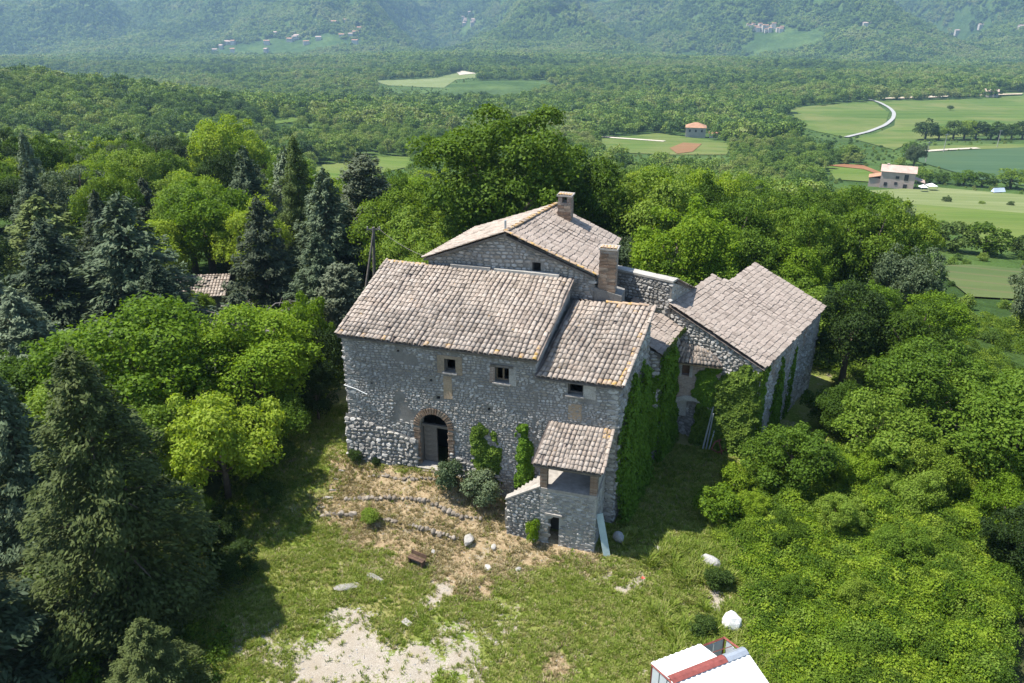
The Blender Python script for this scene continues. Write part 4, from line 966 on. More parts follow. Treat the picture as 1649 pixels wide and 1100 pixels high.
for (x, y, lab) in ((816, 1994, 'lone pale house high on the right hand mountain'), (1288, 2493, 'lone pale house at right below the mountain ridge'), (1305, 2405, 'cluster house near the upper right corner'), (1275, 2163, 'big pale house at the upper right edge'), (420, 2091, 'low pale farm buildings in the middle of the far woods')):
    house('distant_house', lab, x, y, 17, 10, 7, 0, CREAMW, PROOF, base=8)
for (x, y, lab) in ((208.5, 393.4, 'thin pale power pole by the white track, middle one'), (178.3, 349.3, 'thin pale power pole at the left edge of the blue green field'), (252, 424, 'thin pale power pole furthest right along the hedge')):
    r = thing('power_pole', lab, 'power pole', (x, y, gz(x, y))); m = MB(); m.tube([(0, 0, 0), (0, 0, 9)], [.18, .12], 6); m.build('pole', PLASTER, r); m = MB(); m.box((0, 0, 8.6), (1.6, .14, .14)); m.build('crossarm', METAL, r)
for (x, y, s, lab, c) in ((139.5, 266, 1.5, 'white parasol tent in the meadow right of the pink farmhouse', WHITE_SHEET), (135.0, 262.5, 1.2, 'small white tent straight in front of the pink farmhouse', WHITE_SHEET)):
    r = thing('tent', lab, 'tent', (x, y, gz(x, y)+.6)); m = MB(); m.add([(-s, -s, 1.2), (s, -s, 1.2), (s, s, 1.2), (-s, s, 1.2), (0, 0, 2.0)], [(0,1,4), (1,2,4), (2,3,4), (3,0,4), (3,2,1,0)]); m.build('canopy', c, r)
    for a in (-1, 1): m = MB(); m.tube([(a*s*.9, -s*.9, 0), (a*s*.9, -s*.9, 1.2)], .06, 4); m.build('post', METAL, r)
r = thing('tarp_heap', 'long heap under a blue white tarpaulin at the meadow hedge', 'tarp', (160, 262.5, gz(160, 262.5)+.6), .2); m = MB()
m.add([(-2.2, -.8, 0), (2.2, -.8, 0), (2.2, .8, 0), (-2.2, .8, 0), (-2.0, 0, 1.3), (2.0, 0, 1.2)], [(0,1,5,4), (2,3,4,5), (1,2,5), (3,0,4)]); m.build('tarpaulin', m_plain('blue_white_tarp', (.50, .58, .70), .5, .1, .5, 0), r)

# ================================================================== VEGETATION
L_MID = m_leaf('leaf_mid_green', [(.042,.080,.009), (.080,.142,.014), (.13,.205,.022), (.18,.25,.038)])
L_OAK = m_leaf('leaf_oak', [(.045,.082,.009), (.082,.142,.013), (.13,.20,.019), (.185,.25,.033)])
L_LIME = m_leaf('leaf_lime_green', [(.068,.125,.009), (.122,.205,.013), (.185,.27,.02), (.245,.315,.037)], .38)
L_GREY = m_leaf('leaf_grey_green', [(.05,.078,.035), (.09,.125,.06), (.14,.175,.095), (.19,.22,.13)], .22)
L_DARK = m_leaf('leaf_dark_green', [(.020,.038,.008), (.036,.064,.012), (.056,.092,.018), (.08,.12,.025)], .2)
L_CEDAR = m_leaf('needle_blue_cedar', [(.045,.066,.034), (.076,.106,.054), (.115,.15,.082), (.16,.20,.12)], .12)
L_FIR = m_leaf('needle_dark_fir', [(.018,.028,.009), (.033,.048,.014), (.056,.076,.021), (.088,.112,.034)], .12)
L_OLIVE = m_leaf('needle_olive', [(.045,.07,.018), (.075,.11,.025), (.11,.15,.04), (.15,.19,.055)], .2)
L_CYP = m_leaf('needle_grey_cypress', [(.045,.060,.032), (.072,.090,.05), (.10,.12,.07), (.13,.15,.09)], .12)
L_IVY = m_leaf('ivy_leaf', [(.05,.10,.009), (.085,.165,.015), (.125,.215,.022), (.16,.25,.032)], .25, 1.2, False)
L_IVYB = m_leaf('ivy_leaf_bright', [(.05,.09,.014), (.085,.14,.022), (.145,.215,.03), (.19,.26,.04)], .32, 1.2, False)
L_BRAM = m_leaf('bramble_leaf', [(.05,.098,.009), (.112,.185,.013), (.18,.26,.019), (.24,.31,.033)], .35, .5)
L_GRASS = m_leaf('grass_blade', [(.10,.155,.018), (.165,.232,.03), (.23,.28,.05), (.33,.33,.12)], .3, .6)
L_STRAW = m_leaf('straw_blade', [(.16,.14,.05), (.25,.21,.10), (.34,.28,.16), (.44,.37,.23)], .2, .6)
def m_forest(name, cols):
    g = NT(name); isl = g.n('NewGeometry', out='Random Per Island'); ob = g.n('ObjectInfo', out='Random')
    f = g.math('ADD', g.math('MULTIPLY', isl, .22), g.math('MULTIPLY', g.noise(.02, 3, .6), .35)); f = g.math('ADD', f, g.math('MULTIPLY', g.ramp(g.noise(.004, 5, .7), [(.34, 0), (.66, 1)]), .55))
    f = g.math('ADD', f, g.math('MULTIPLY', g.math('SUBTRACT', ob, .72), .46)); k = len(cols); c = g.ramp(f, [(.1+.62*i/(k-1), v) for i, v in enumerate(cols)])
    b = g.n('BsdfPrincipled', {'Base Color': c, 'Roughness': .6, 'Specular IOR Level': .2}); t = g.n('BsdfTranslucent', {'Color': g.mix(1.0, c, (1.35, 1.25, .45), 'MULTIPLY')})
    s = g.n('MixShader', {0: .28, 1: b, 2: t}); g.t.links.new(s, g.out.inputs[0]); return g.m
L_FOREST = m_forest('woodland_leaf', [(.042,.085,.017), (.072,.132,.020), (.115,.19,.026), (.175,.25,.036), (.20,.235,.07)])
BARK = m_plain('bark', (.11,.085,.065), .95, .35, 4, .02); BARKG = m_plain('grey_dead_wood', (.26,.235,.21), .95, .3, 4, .01)

def quads(C, N, U, a, b):
    """leaf-sized faces at C with normal N, long axis near U"""
    N = N/(np.linalg.norm(N, axis=1)[:, None]+1e-9); U = U - N*(U*N).sum(1)[:, None]; U /= np.linalg.norm(U, axis=1)[:, None]+1e-9; Wv = np.cross(N, U)
    a = np.asarray(a).reshape(-1, 1); b = np.asarray(b).reshape(-1, 1); n = len(C)
    V = np.stack([C - U*a, C + Wv*b - U*a*.15, C + U*a, C - Wv*b - U*a*.1], 1).reshape(-1, 3)
    return V, np.arange(4*n).reshape(n, 4)
def crown_decid(seed, R, Hh, nl, nleaf, leaf, base=.28, lob=(.24, .42), squash=.9, up=.25):
    r = np.random.default_rng(seed); zc = Hh*(base+1)/2; hz = Hh*(1-base)/2
    C = []; 
    while len(C) < nl:
        p = r.normal(0, 1, 3); p /= np.linalg.norm(p); p *= r.uniform(.35, .80)**.7
        if p[2] < -.55: continue
        q = np.array([p[0]*R*.86, p[1]*R*.86, zc + p[2]*hz*.85]); C.append((q, R*r.uniform(*lob)))
    for _ in range(nl//3):
        p = r.normal(0, 1, 3); p[2] = abs(p[2])*.8-.15; p /= np.linalg.norm(p); p *= r.uniform(.82, 1.03)
        C.append((np.array([p[0]*R*.9, p[1]*R*.9, zc + p[2]*hz*.92]), R*r.uniform(.08, .15)))
    w = np.array([rr**2*r.uniform(.45, 1.4) for q, rr in C]); cnt = (nleaf*1.5*w/w.sum()).astype(int)
    P = []; Nn = []
    for (q, rr), k in zip(C, cnt):
        d = r.normal(0, 1, (k, 3)); d /= np.linalg.norm(d, axis=1)[:, None]; d[:, 2] = np.where(d[:, 2] < -.35, -d[:, 2], d[:, 2])
        bump = 1 + .22*np.sin(d[:, 0]*7+seed)*np.sin(d[:, 1]*6+q[0])*np.cos(d[:, 2]*5)
        P.append(q + d*rr*np.array([1, 1, squash])*(bump*np.clip(r.normal(.93, .17, k), .45, 1.4))[:, None]); Nn.append(d)
    P = np.concatenate(P); Nn = np.concatenate(Nn)
    keep = np.ones(len(P), bool)
    for q, rr in C: keep &= np.linalg.norm((P-q)/np.array([1, 1, squash]), axis=1) > rr*.66
    P = P[keep]; Nn = Nn[keep]; 
    if len(P) > nleaf: i = r.permutation(len(P))[:nleaf]; P = P[i]; Nn = Nn[i]
    n = len(P); s = leaf*r.uniform(.6, 1.35, n)
    V, F = quads(P, Nn*.75 + r.normal(0, .55, (n, 3)) + np.array([0, 0, up]), r.normal(0, 1, (n, 3)), s*.62, s*.40)
    return np_mesh('crown', V, F), C
def trunk_decid(C, Hh, R, seed, rad=.16):
    r = np.random.default_rng(seed); m = MB(); t = Hh*.55
    m.tube([(0, 0, -.4), (.02*R, 0, t*.5), (0, .03*R, t)], [rad*R*.55, rad*R*.42, rad*R*.25], 7)
    for q, rr in C[:7]:
        z0 = t*r.uniform(.45, .95); m.tube([(0, 0, z0), tuple(np.array([q[0]*.5, q[1]*.5, (z0+q[2])/2-.05*R])), tuple(q)], [rad*R*.2, rad*R*.13, rad*R*.05], 5)
    return m.mesh('trunk', True)
def crown_con(seed, R, Hh, nb, nper, leaf, droop=(-.32, -.02), power=.8, wide=.30, base=.05):
    r = np.random.default_rng(seed); P = []; Nn = []; U = []
    for i in range(nb):
        t = base + (1-base)*((i+r.uniform(0, 1))/nb)**.85; az = i*2.39996 + r.uniform(-.4, .4); L = R*((1-t)**power*r.uniform(.68, 1.12)+.05); z0 = t*Hh; dr = r.uniform(*droop)
        k = max(6, int(nper*L/R)); f = r.uniform(0, 1, k)**.6; lat = r.normal(0, 1, k)*wide*L*np.sin(np.clip(f, .08, 1)*2.6)*.55
        rad = L*f; zz = z0 + dr*rad + (.12*rad*f if dr > -.2 else 0) + r.normal(0, .045*R, k) - np.abs(lat)*.25
        ca, sa = math.cos(az), math.sin(az)
        P.append(np.stack([ca*rad - sa*lat, sa*rad + ca*lat, zz], 1))
        Nn.append(np.stack([r.normal(0, .5, k)+ca*.4, r.normal(0, .5, k)+sa*.4, np.ones(k)*.8], 1)); U.append(np.stack([ca + r.normal(0, .5, k), sa + r.normal(0, .5, k), dr + r.normal(0, .3, k)], 1))
    k = 60; zz = Hh*r.uniform(.86, 1.03, k); P.append(np.stack([r.normal(0, .05*R, k)*(1.05*Hh-zz), r.normal(0, .05*R, k)*(1.05*Hh-zz), zz], 1)); Nn.append(r.normal(0, 1, (k, 3))); U.append(np.tile([0, 0, 1.0], (k, 1))+r.normal(0, .5, (k, 3)))
    P = np.concatenate(P); n = len(P); s = leaf*r.uniform(.6, 1.3, n)
    V, F = quads(P, np.concatenate(Nn), np.concatenate(U), s*.75, s*.28); return np_mesh('crown', V, F)
def trunk_con(R, Hh, seed):
    r = np.random.default_rng(seed); m = MB(); m.tube([(0, 0, -.4), (0, 0, Hh*.5), (0, 0, Hh*.97)], [R*.07, R*.045, .02], 6)
    for i in range(26):
        t = r.uniform(.08, .85); a = i*2.4; L = R*(1-t)*.8; m.tube([(0, 0, t*Hh), (math.cos(a)*L, math.sin(a)*L, t*Hh-.12*L)], [.035*R*.5, .012], 4)
    return m.mesh('trunk')
PROTO = {}
def reg(kind, R, Hh, crown, trunk): PROTO.setdefault(kind, []).append((R, Hh, crown, trunk))
for sd_ in range(5):
    c, C = crown_decid(100+sd_, 4, 9, 34+4*sd_, 22000, .155, base=.10, lob=(.15, .32)); reg('decid', 4, 9, c, trunk_decid(C, 9, 4, sd_))
for sd_ in range(2):
    c, C = crown_decid(150+sd_, 3.0, 5.5, 34, 18000, .125, base=.0, lob=(.15, .32)); reg('low', 3.0, 5.5, c, trunk_decid(C, 5.5, 3, sd_, .1))
c, C = crown_decid(201, 6.9, 15.5, 50, 40000, .20, base=.16, lob=(.12, .23)); reg('oak', 6.9, 15.5, c, trunk_decid(C, 15.5, 6.9, 3, .17))
for sd_ in range(3):
    c, C = crown_decid(300+sd_, 1, 1.7, 18, 4500, .085, base=.0, lob=(.26, .42)); reg('bush', 1, 1.7, c, trunk_decid(C, 1.7, 1, sd_, .08))
for sd_ in range(3): reg('cedar', 3.8, 10, crown_con(400+sd_, 3.8, 10, 95, 330, .21, wide=.26), trunk_con(3.8, 10, sd_))
for sd_ in range(2): reg('fir', 3.6, 11, crown_con(450+sd_, 3.6, 11, 120, 700, .125, (-.5, -.1), .75, .26), trunk_con(3.6, 11, sd_))
for sd_ in range(2): reg('cypress', 2.6, 10, crown_con(480+sd_, 2.6, 10, 130, 220, .19, (.2, .9), .5, .34), trunk_con(2.0, 10, sd_))
TRN = random.Random(11)
def tree(name, label, cat, x, y, h, R, kind, mat, group=None, v=None, sink=.1, z=None, bark=None):
    Ps = PROTO[kind]; R0, H0, cm, tm = Ps[v % len(Ps) if v is not None else TRN.randrange(len(Ps))]
    r = thing(name, label, cat, (x, y, (gz(x, y) if z is None else z)-sink), TRN.uniform(0, 6.28), group); r.scale = (R/R0, R/R0, h/H0)
    if len(tm.materials) == 0: tm.materials.append(bark or BARK)
    if len(cm.materials) == 0: cm.materials.append(mat)
    link(bpy.data.objects.new('trunk', tm), r); c = link(bpy.data.objects.new('crown', cm), r)
    c.material_slots[0].link = 'OBJECT'; c.material_slots[0].material = mat
    return r
KEY = [  # x, y, height, crown radius, kind, material, name, label
 (-14.1, 23.3, 10.6, 4.3, 'fir', L_FIR, 'fir_tree', 'huge dark fir towering in the shaded lower left foreground'),
 (-17.3, 19.5, 6.9, 3.4, 'cedar', L_CEDAR, 'cedar_tree', 'dark blue cedar cut by the lower left corner'),
 (-19.8, 27.5, 7.7, 2.8, 'cedar', L_CEDAR, 'cedar_tree', 'blue cedar at the left edge beside the huge dark fir'),
 (-17.5, 34.5, 7.6, 4.6, 'decid', L_LIME, 'maple_tree', 'broad lime green maple in the sun behind the huge fir'),
 (-12.6, 35.6, 6.2, 3.5, 'decid', L_LIME, 'maple_tree', 'lime green maple nearest the left corner of the house'),
 (-22.5, 33.5, 6.4, 3.2, 'decid', L_MID, 'maple_tree', 'medium green tree left of the broad lime maple'),
 (-12.5, 29.6, 5.6, 3.0, 'low', L_LIME, 'walnut_tree', 'loose yellow green walnut hanging over the shaded yard edge'),
 (-16.0, 30.0, 5.4, 2.6, 'decid', L_MID, 'maple_tree', 'green tree squeezed between the huge fir and the lime maple'),
 (-23.6, 47.5, 10.0, 5.5, 'cedar', L_CEDAR, 'cedar_tree', 'largest blue cedar with the broad skirt in the left wood'),
 (-28.5, 47.5, 8.5, 4.7, 'cedar', L_CEDAR, 'cedar_tree', 'blue cedar left of the largest one and a little lower'),
 (-20.0, 43.0, 6.9, 3.5, 'cedar', L_CEDAR, 'cedar_tree', 'smaller blue cedar in front of the ruined outbuilding'),
 (-32.0, 44.5, 7.7, 4.7, 'cedar', L_CEDAR, 'cedar_tree', 'blue cedar near the left edge with drooping arms'),
 (-26.8, 40.5, 6.2, 3.6, 'cedar', L_CEDAR, 'cedar_tree', 'low blue cedar above the lime maple at left'),
 (-37.2, 62.0, 6.9, 5.3, 'cedar', L_OLIVE, 'cedar_tree', 'yellow olive cedar with drooping branches near the left edge'),
 (-23.0, 69.5, 10.6, 4.2, 'cedar', L_CEDAR, 'cedar_tree', 'slim blue cedar beside the green fir, left one of the pair'),
 (-20.0, 71.5, 10.8, 4.1, 'cedar', L_CEDAR, 'cedar_tree', 'slim blue cedar beside the green fir, right one of the pair'),
 (-17.4, 65.0, 12.2, 3.4, 'fir', L_OLIVE, 'fir_tree', 'tall pointed green fir rising above the blue cedars'),
 (-14.0, 59.5, 10.2, 4.6, 'cedar', L_CEDAR, 'cedar_tree', 'pointed blue cedar between the green fir and the grey cypress'),
 (-17.2, 53.5, 8.9, 3.8, 'cedar', L_CYP, 'cedar_tree', 'grey green cedar behind the dead brushwood'),
 (-11.7, 63.0, 11.0, 3.6, 'cypress', L_CYP, 'cypress_tree', 'broad grey cypress left of the power pole'),
 (-12.0, 47.5, 6.9, 3.1, 'cedar', L_CEDAR, 'cedar_tree', 'blue grey cedar close to the upper left roof corner'),
 (-9.8, 43.5, 5.6, 2.3, 'cypress', L_CYP, 'cypress_tree', 'scrubby grey cypress against the left end of the roof'),
 (-11.6, 41.0, 5.4, 1.9, 'low', L_LIME, 'ivy_clad_tree', 'bright ivy clad stump between the brushwood and the house'),
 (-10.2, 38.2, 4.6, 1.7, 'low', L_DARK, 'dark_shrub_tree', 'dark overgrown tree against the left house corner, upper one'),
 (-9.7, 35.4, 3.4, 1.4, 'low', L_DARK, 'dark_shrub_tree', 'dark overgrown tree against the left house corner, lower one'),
 (-24.0, 61.5, 9.4, 4.2, 'decid', L_LIME, 'maple_tree', 'sunlit yellow green maple right of the largest blue cedar'),
 (-27.0, 57.5, 7.4, 3.2, 'decid', L_LIME, 'maple_tree', 'smaller sunlit maple above the ruined outbuilding'),
 (-38.0, 108.0, 14.6, 5.6, 'decid', L_LIME, 'round_tree', 'bright round lime green tree standing out in the left wood'),
 (-.6, 58.0, 15.9, 7.6, 'oak', L_OAK, 'oak_tree', 'giant spreading oak directly behind the rear house'),
 (6.3, 62.0, 12.0, 4.6, 'decid', L_OAK, 'oak_tree', 'large oak close to the right of the giant oak'),
 (10.8, 60.0, 10.6, 4.3, 'decid', L_MID, 'green_tree', 'leafy tree above the rear chimney, right of the two oaks'),
 (-6.4, 54.0, 8.6, 3.7, 'decid', L_MID, 'green_tree', 'bushy tree beside the timber pole under the giant oak'),
 (-3.0, 51.5, 6.8, 3.1, 'decid', L_MID, 'green_tree', 'low leafy tree behind the ridge of the rear house'),
 (-8.4, 58.5, 9.6, 3.8, 'decid', L_OAK, 'green_tree', 'green tree between the grey cypress and the giant oak'),
 (12.6, 30.8, 3.7, 2.4, 'low', L_MID, 'fig_tree', 'broad glossy fig tree under the ivy corner of the barn'),
 (20.9, 36.0, 6.0, 3.3, 'decid', L_MID, 'green_tree', 'leafy tree to the right of the barn, nearest its end wall'),
 (22.8, 31.5, 6.4, 3.6, 'decid', L_MID, 'green_tree', 'leafy tree at the right edge above the bramble thicket'),
 (17.4, 32.5, 4.4, 2.6, 'low', L_MID, 'green_shrub_tree', 'medium green shrubby tree between the fig and the right edge'),
 (20.0, 25.5, 3.4, 1.7, 'low', L_DARK, 'dark_shrub_tree', 'dark bushy tree on the right edge inside the bramble thicket'),
 (21.8, 40.0, 6.4, 2.8, 'decid', L_OAK, 'green_tree', 'dense tree standing along the shaded barn wall, middle one'),
 (16.6, 36.0, 3.0, 1.9, 'low', L_MID, 'green_shrub_tree', 'low shrubby tree right under the shaded barn wall'),
 (-11.0, 32.4, 3.0, 1.8, 'low', L_MID, 'green_shrub_tree', 'low green shrub tree at the shady upper end of the yard'),
 (-19.6, 30.6, 5.8, 2.8, 'decid', L_MID, 'maple_tree', 'green maple half hidden behind the tip of the huge fir'),
 (-14.2, 38.8, 6.2, 3.1, 'cedar', L_CYP, 'cedar_tree', 'grey cedar over the lime maple beside the house'),
 (-25.2, 53.0, 4.6, 2.3, 'cedar', L_CEDAR, 'cedar_tree', 'small blue cedar half covering the ruined outbuilding roof'),
 (-22.3, 52.6, 2.8, 1.6, 'low', L_OAK, 'dark_shrub_tree', 'dark shrub in front of the ruined outbuilding wall'),
 (-11.4, 19.0, 3.6, 2.0, 'fir', L_FIR, 'fir_tree', 'small dark fir at the bottom edge under the huge one'),
 (19.0, 41.5, 6.6, 2.5, 'decid', L_DARK, 'dark_shrub_tree', 'dark tree pressed against the far corner of the barn'),
]
for x, y, h, R, kd, mt, nm, lb in KEY: tree(nm, lb, 'tree', x, y, h, R, kd, mt)
BUSH = [
 (5.05, -.95, 1.55, .72, L_GREY, 'round grey green bush right of the arched door, left of the pair', 'bush'),
 (6.55, -.95, 1.65, .92, L_GREY, 'wider grey green bush below the ivy, right of the pair', 'bush'),
 (2.3, -3.05, .75, .45, L_MID, 'small green shrub on the lowest terrace row', 'shrub'),
 (.35, -.28, .7, .42, L_DARK, 'low weed clump at the left foot of the facade', 'weed clump'),
 (1.35, -.42, .4, .25, L_DARK, 'tiny weed clump under the rubble foot of the facade', 'weed clump'),
 (9.15, -2.25, 1.3, .38, L_LIME, 'lime green weed growing where the stair parapet meets the tower', 'weed clump'),
 (16.2, 1.6, 1.6, 1.1, L_BRAM, 'rounded bush at the edge of the courtyard shadow', 'bush'),
 (16.9, 4.0, 1.5, .8, L_BRAM, 'bush below the red harrow by the ivy', 'bush'),
 (16.6, -2.6, .9, .6, L_DARK, 'dark low bush between the grey boulder and the white boulder', 'bush'),
 (16.2, -5.2, .8, .55, L_DARK, 'dark low bush left of the bright white boulder', 'bush'),
]
for s, r, h, R, mt, lb, ct in BUSH: w = Wd(s, r); tree(ct.replace(' ', '_'), lb, ct, w[0], w[1], h, R, 'bush', mt, sink=.05)

# woodland near enough to pick out tree by tree; what is further is one mass
BRAMP = [(8.3, 17), (8.4, 21.5), (8.9, 24.5), (8.6, 27.5), (10.0, 30.2), (11.5, 33.6), (15.5, 34.5), (26, 36), (30, 30), (22, 17)]
kx = np.array([k[0] for k in KEY]); ky = np.array([k[1] for k in KEY]); kR = np.array([k[3] for k in KEY])
fr_ = np.random.default_rng(77)
def grid_pts(y0, y1, step, half=.665, pad=8):
    X, Y = [], []
    for j in range(int((y1-y0)/step)+1):
        y = y0+j*step; hw = half*y+pad; xs = np.arange(-hw, hw, step) + (step/2 if j % 2 else 0)
        X.append(xs + fr_.uniform(-.40, .40, len(xs))*step); Y.append(np.full(len(xs), y) + fr_.uniform(-.40, .40, len(xs))*step)
    return np.concatenate(X), np.concatenate(Y)
def free(X, Y, m=0.0):
    ok = ~in_poly(X, Y, HULLW) & ~in_poly(X, Y, YARD) & ~in_poly(X, Y, BRAMP)
    for f in FPOLYS:
        cx, cy = np.mean(f, 0); ok &= ~in_poly(X, Y, f)
    ok &= poly_dist(X, Y, ROAD, False) > 4
    return ok
def blocks(X, Y, h): return np.any([blocks1(X, Y, h*f) for f in (.3, .55, .8, 1.0)], axis=0)
def blocks1(X, Y, h):
    """would a tree this high hide an open field behind it?  the photo shows those fields open"""
    o = np.array([0, 0, 20.0]); T = np.stack([X, Y, far_h(X, Y)+h], 1)-o; bad = np.zeros(len(X), bool); done = np.zeros(len(X), bool)
    for t in np.concatenate([np.linspace(1.01, 1.6, 40), np.linspace(1.63, 3.0, 36)]):
        q = o+T*t; w = ~done & (q[:, 2] < far_h(q[:, 0], q[:, 1])+.5); done |= w
        if w.any():
            i = np.where(w)[0]; inn = np.zeros(len(i), bool)
            for f in FPOLYS: inn |= in_poly(q[i, 0], q[i, 1], f)
            bad[i] = inn
    return bad
X, Y = grid_pts(27, 150, 5.1); ok = free(X, Y)
hit_ = (np.hypot(X[:, None]-kx, Y[:, None]-ky) < (kR*.62+1.5)).any(1); ok &= ~hit_
ok &= ~((X < -8) & (X > -22) & (Y < 34)) & (np.hypot(X+23.6, Y-56.5) > 3.4) & ~((np.abs(X+17) < 3.2) & (np.abs(Y-46) < 4))
ok &= np.hypot(X+56, Y-88) > 4.5
bl = np.zeros(len(X), bool); bl[ok] = blocks(X[ok], Y[ok], 9.0); SX, SY = X[bl], Y[bl]; ok &= ~bl; X, Y = X[ok], Y[ok]; D = np.hypot(X, Y); o_ = np.argsort(D); X, Y, D = X[o_], Y[o_], D[o_]
NIND = 262
for i in range(NIND):
    x, y = X[i], Y[i]; q = fr_.random(); zone = 'left' if x < -9 - .10*(y-45) else ('right' if x > 13 + .15*(y-40) else 'back')
    if zone == 'left' and y < 80 and q < .34:
        tree('cedar_tree', 'blue grey cedar among the conifers of the wood left of the house', 'tree', x, y, fr_.uniform(6.5, 9.5), fr_.uniform(2.6, 3.6), 'cedar', L_CEDAR if fr_.random() < .7 else L_CYP, 'blue grey cedars in the left wood'); continue
    mt, word = ((L_MID, 'medium green') if q < .44 else (L_OAK, 'dark green') if q < .60 else (L_LIME, 'yellow green') if q < .82 else (L_GREY, 'grey green') if q < .93 else (L_DARK, 'very dark'))
    far = 'far side' if y > 82 else 'near side'; size = fr_.uniform(6.2, 10.5) if y > 50 else fr_.uniform(4.5, 6.8); tall = 'tall' if size > 8.6 else 'middling' if size > 6.6 else 'low'
    place = {'left': 'in the wood left of the house', 'right': 'in the wood sloping away beyond the barn', 'back': 'in the wood behind the rear house'}[zone]
    place = {'left': f'in the left wood, {far}', 'right': f'in the wood beyond the barn, {far}', 'back': f'in the wood behind the house, {far}'}[zone]
    tree('broadleaf_tree', f'{tall} {word} broadleaf tree {place}', 'tree', x, y, size, fr_.uniform(2.7, 3.9)*(1 if y > 50 else .85), 'decid', mt, f'{tall} {word} trees {place}')

for x, y, R, h, mt, lb in ((11.2, 26.6, 1.0, 1.9, L_OAK, 'dark green shrub in the bramble thicket right of the grey boulder'), (13.6, 27.6, 1.2, 2.2, L_MID, 'medium green shrub in the middle of the bramble thicket below the fig'),
  (10.6, 23.6, .8, 1.5, L_MID, 'small green shrub in the brambles right of the white boulder'), (12.6, 23.0, .9, 1.8, L_OAK, 'dark green shrub in the brambles well right of the white boulder'),
  (15.3, 25.6, 1.2, 2.3, L_MID, 'rounded green shrub in the upper right of the bramble thicket'), (17.2, 28.6, 1.4, 2.7, L_MID, 'tall green shrub where the brambles meet the right hand wood'),
  (18.6, 30.2, 1.6, 3.2, L_OAK, 'dark green tall shrub at the top right corner of the brambles'), (15.6, 30.6, 1.3, 2.7, L_LIME, 'lime green shrub at the top of the brambles beside the fig'),
  (10.3, 28.6, .9, 1.7, L_LIME, 'lime green shrub at the left edge of the brambles under the courtyard'), (19.2, 22.4, 1.0, 2.0, L_MID, 'green shrub on the right edge low in the brambles'),
  (11.4, 20.4, .8, 1.4, L_OAK, 'dark green shrub in the brambles beside the white metal shed'), (21.0, 28.4, 1.5, 3.0, L_LIME, 'lime green shrub at the right edge above the dark bushy tree')):
    tree('shrub', lb, 'shrub', x, y, h, R, 'low', mt, 'shrubs rising out of the bramble thicket')
for i, (x, y, R, h, mt, lb) in enumerate(((-12.0, 27.0, 1.1, 1.8, L_DARK, 'dark shrub added as shade under the yellow green walnut, nearer one'), (-13.6, 27.6, 1.3, 2.4, L_OAK, 'dark shrub added as shade beside the huge fir'), (-10.6, 31.6, .9, 1.3, L_DARK, 'dark shrub added as shade under the yellow green walnut, further one'), (-10.2, 36.6, .8, 1.2, L_MID, 'low shrub beside the overgrown left house corner'), (-10.7, 25.0, 1.1, 1.5, L_DARK, 'dark shrub added to deepen the shade at the tip of the huge fir shadow'), (-10.6, 28.9, 1.0, 1.5, L_DARK, 'dark shrub added to deepen the shade on the left yard rim under the walnut'), (-11.9, 22.6, 1.2, 1.9, L_FIR, 'olive shrub added to darken the ground at the right foot of the huge fir'))): tree('shrub', lb, 'shrub', x, y, h, R, 'low', mt)  # all but the house-corner shrub are added to darken the shaded yard rim

# ---- masses: points with instances of a few shapes
def proto(name, me, mat):
    if len(me.materials) == 0: me.materials.append(mat)
    return bpy.data.objects.new(name, me)
def scatter(name, label, P, rotz, scale, idx, protos, tilt=None, cat=None):
    n = len(P); rot = np.zeros((n, 3)); rot[:, 2] = rotz
    if tilt is not None: rot[:, :2] = tilt
    me = bpy.data.meshes.new(name); me.vertices.add(n); me.vertices.foreach_set('co', np.asarray(P, np.float32).ravel())
    a = me.attributes.new('rot', 'FLOAT_VECTOR', 'POINT'); a.data.foreach_set('vector', rot.astype(np.float32).ravel())
    a = me.attributes.new('size', 'FLOAT', 'POINT'); a.data.foreach_set('value', np.asarray(scale, np.float32))
    a = me.attributes.new('pick', 'INT', 'POINT'); a.data.foreach_set('value', np.asarray(idx, np.int32))
    o = link(bpy.data.objects.new(name, me)); tag(o, label, cat, None, 'stuff')
    g = bpy.data.node_groups.new(name, 'GeometryNodeTree'); g.interface.new_socket('Geometry', in_out='INPUT', socket_type='NodeSocketGeometry'); g.interface.new_socket('Geometry', in_out='OUTPUT', socket_type='NodeSocketGeometry')
    N = g.nodes; Lk = g.links; gi = N.new('NodeGroupInput'); go = N.new('NodeGroupOutput'); j = N.new('GeometryNodeJoinGeometry')
    def attr(nm, ty): q = N.new('GeometryNodeInputNamedAttribute'); q.data_type = ty; q.inputs[0].default_value = nm; return q.outputs[0]
    ra, sa, pa = attr('rot', 'FLOAT_VECTOR'), attr('size', 'FLOAT'), attr('pick', 'INT')
    e2r = N.new('FunctionNodeEulerToRotation'); Lk.new(ra, e2r.inputs[0])
    for k, p in enumerate(protos):
        oi = N.new('GeometryNodeObjectInfo'); oi.inputs['Object'].default_value = p; oi.inputs['As Instance'].default_value = True
        cmp = N.new('FunctionNodeCompare'); cmp.data_type = 'INT'; cmp.operation = 'EQUAL'; Lk.new(pa, cmp.inputs[2]); cmp.inputs[3].default_value = k
        ip = N.new('GeometryNodeInstanceOnPoints'); Lk.new(gi.outputs[0], ip.inputs['Points']); Lk.new(cmp.outputs[0], ip.inputs['Selection']); Lk.new(oi.outputs['Geometry'], ip.inputs['Instance']); Lk.new(e2r.outputs[0], ip.inputs['Rotation']); Lk.new(sa, ip.inputs['Scale']); Lk.new(ip.outputs[0], j.inputs[0])
    Lk.new(j.outputs[0], go.inputs[0]); md = o.modifiers.new('scatter', 'NODES'); md.node_group = g
    return o
mid = []
for k in range(5):
    c, C = crown_decid(500+k, 3.6, 8.5, 26, 2600, .34, base=.0, lob=(.2, .38)); mid.append(proto('woodland_crown', c, L_FOREST))
low = []
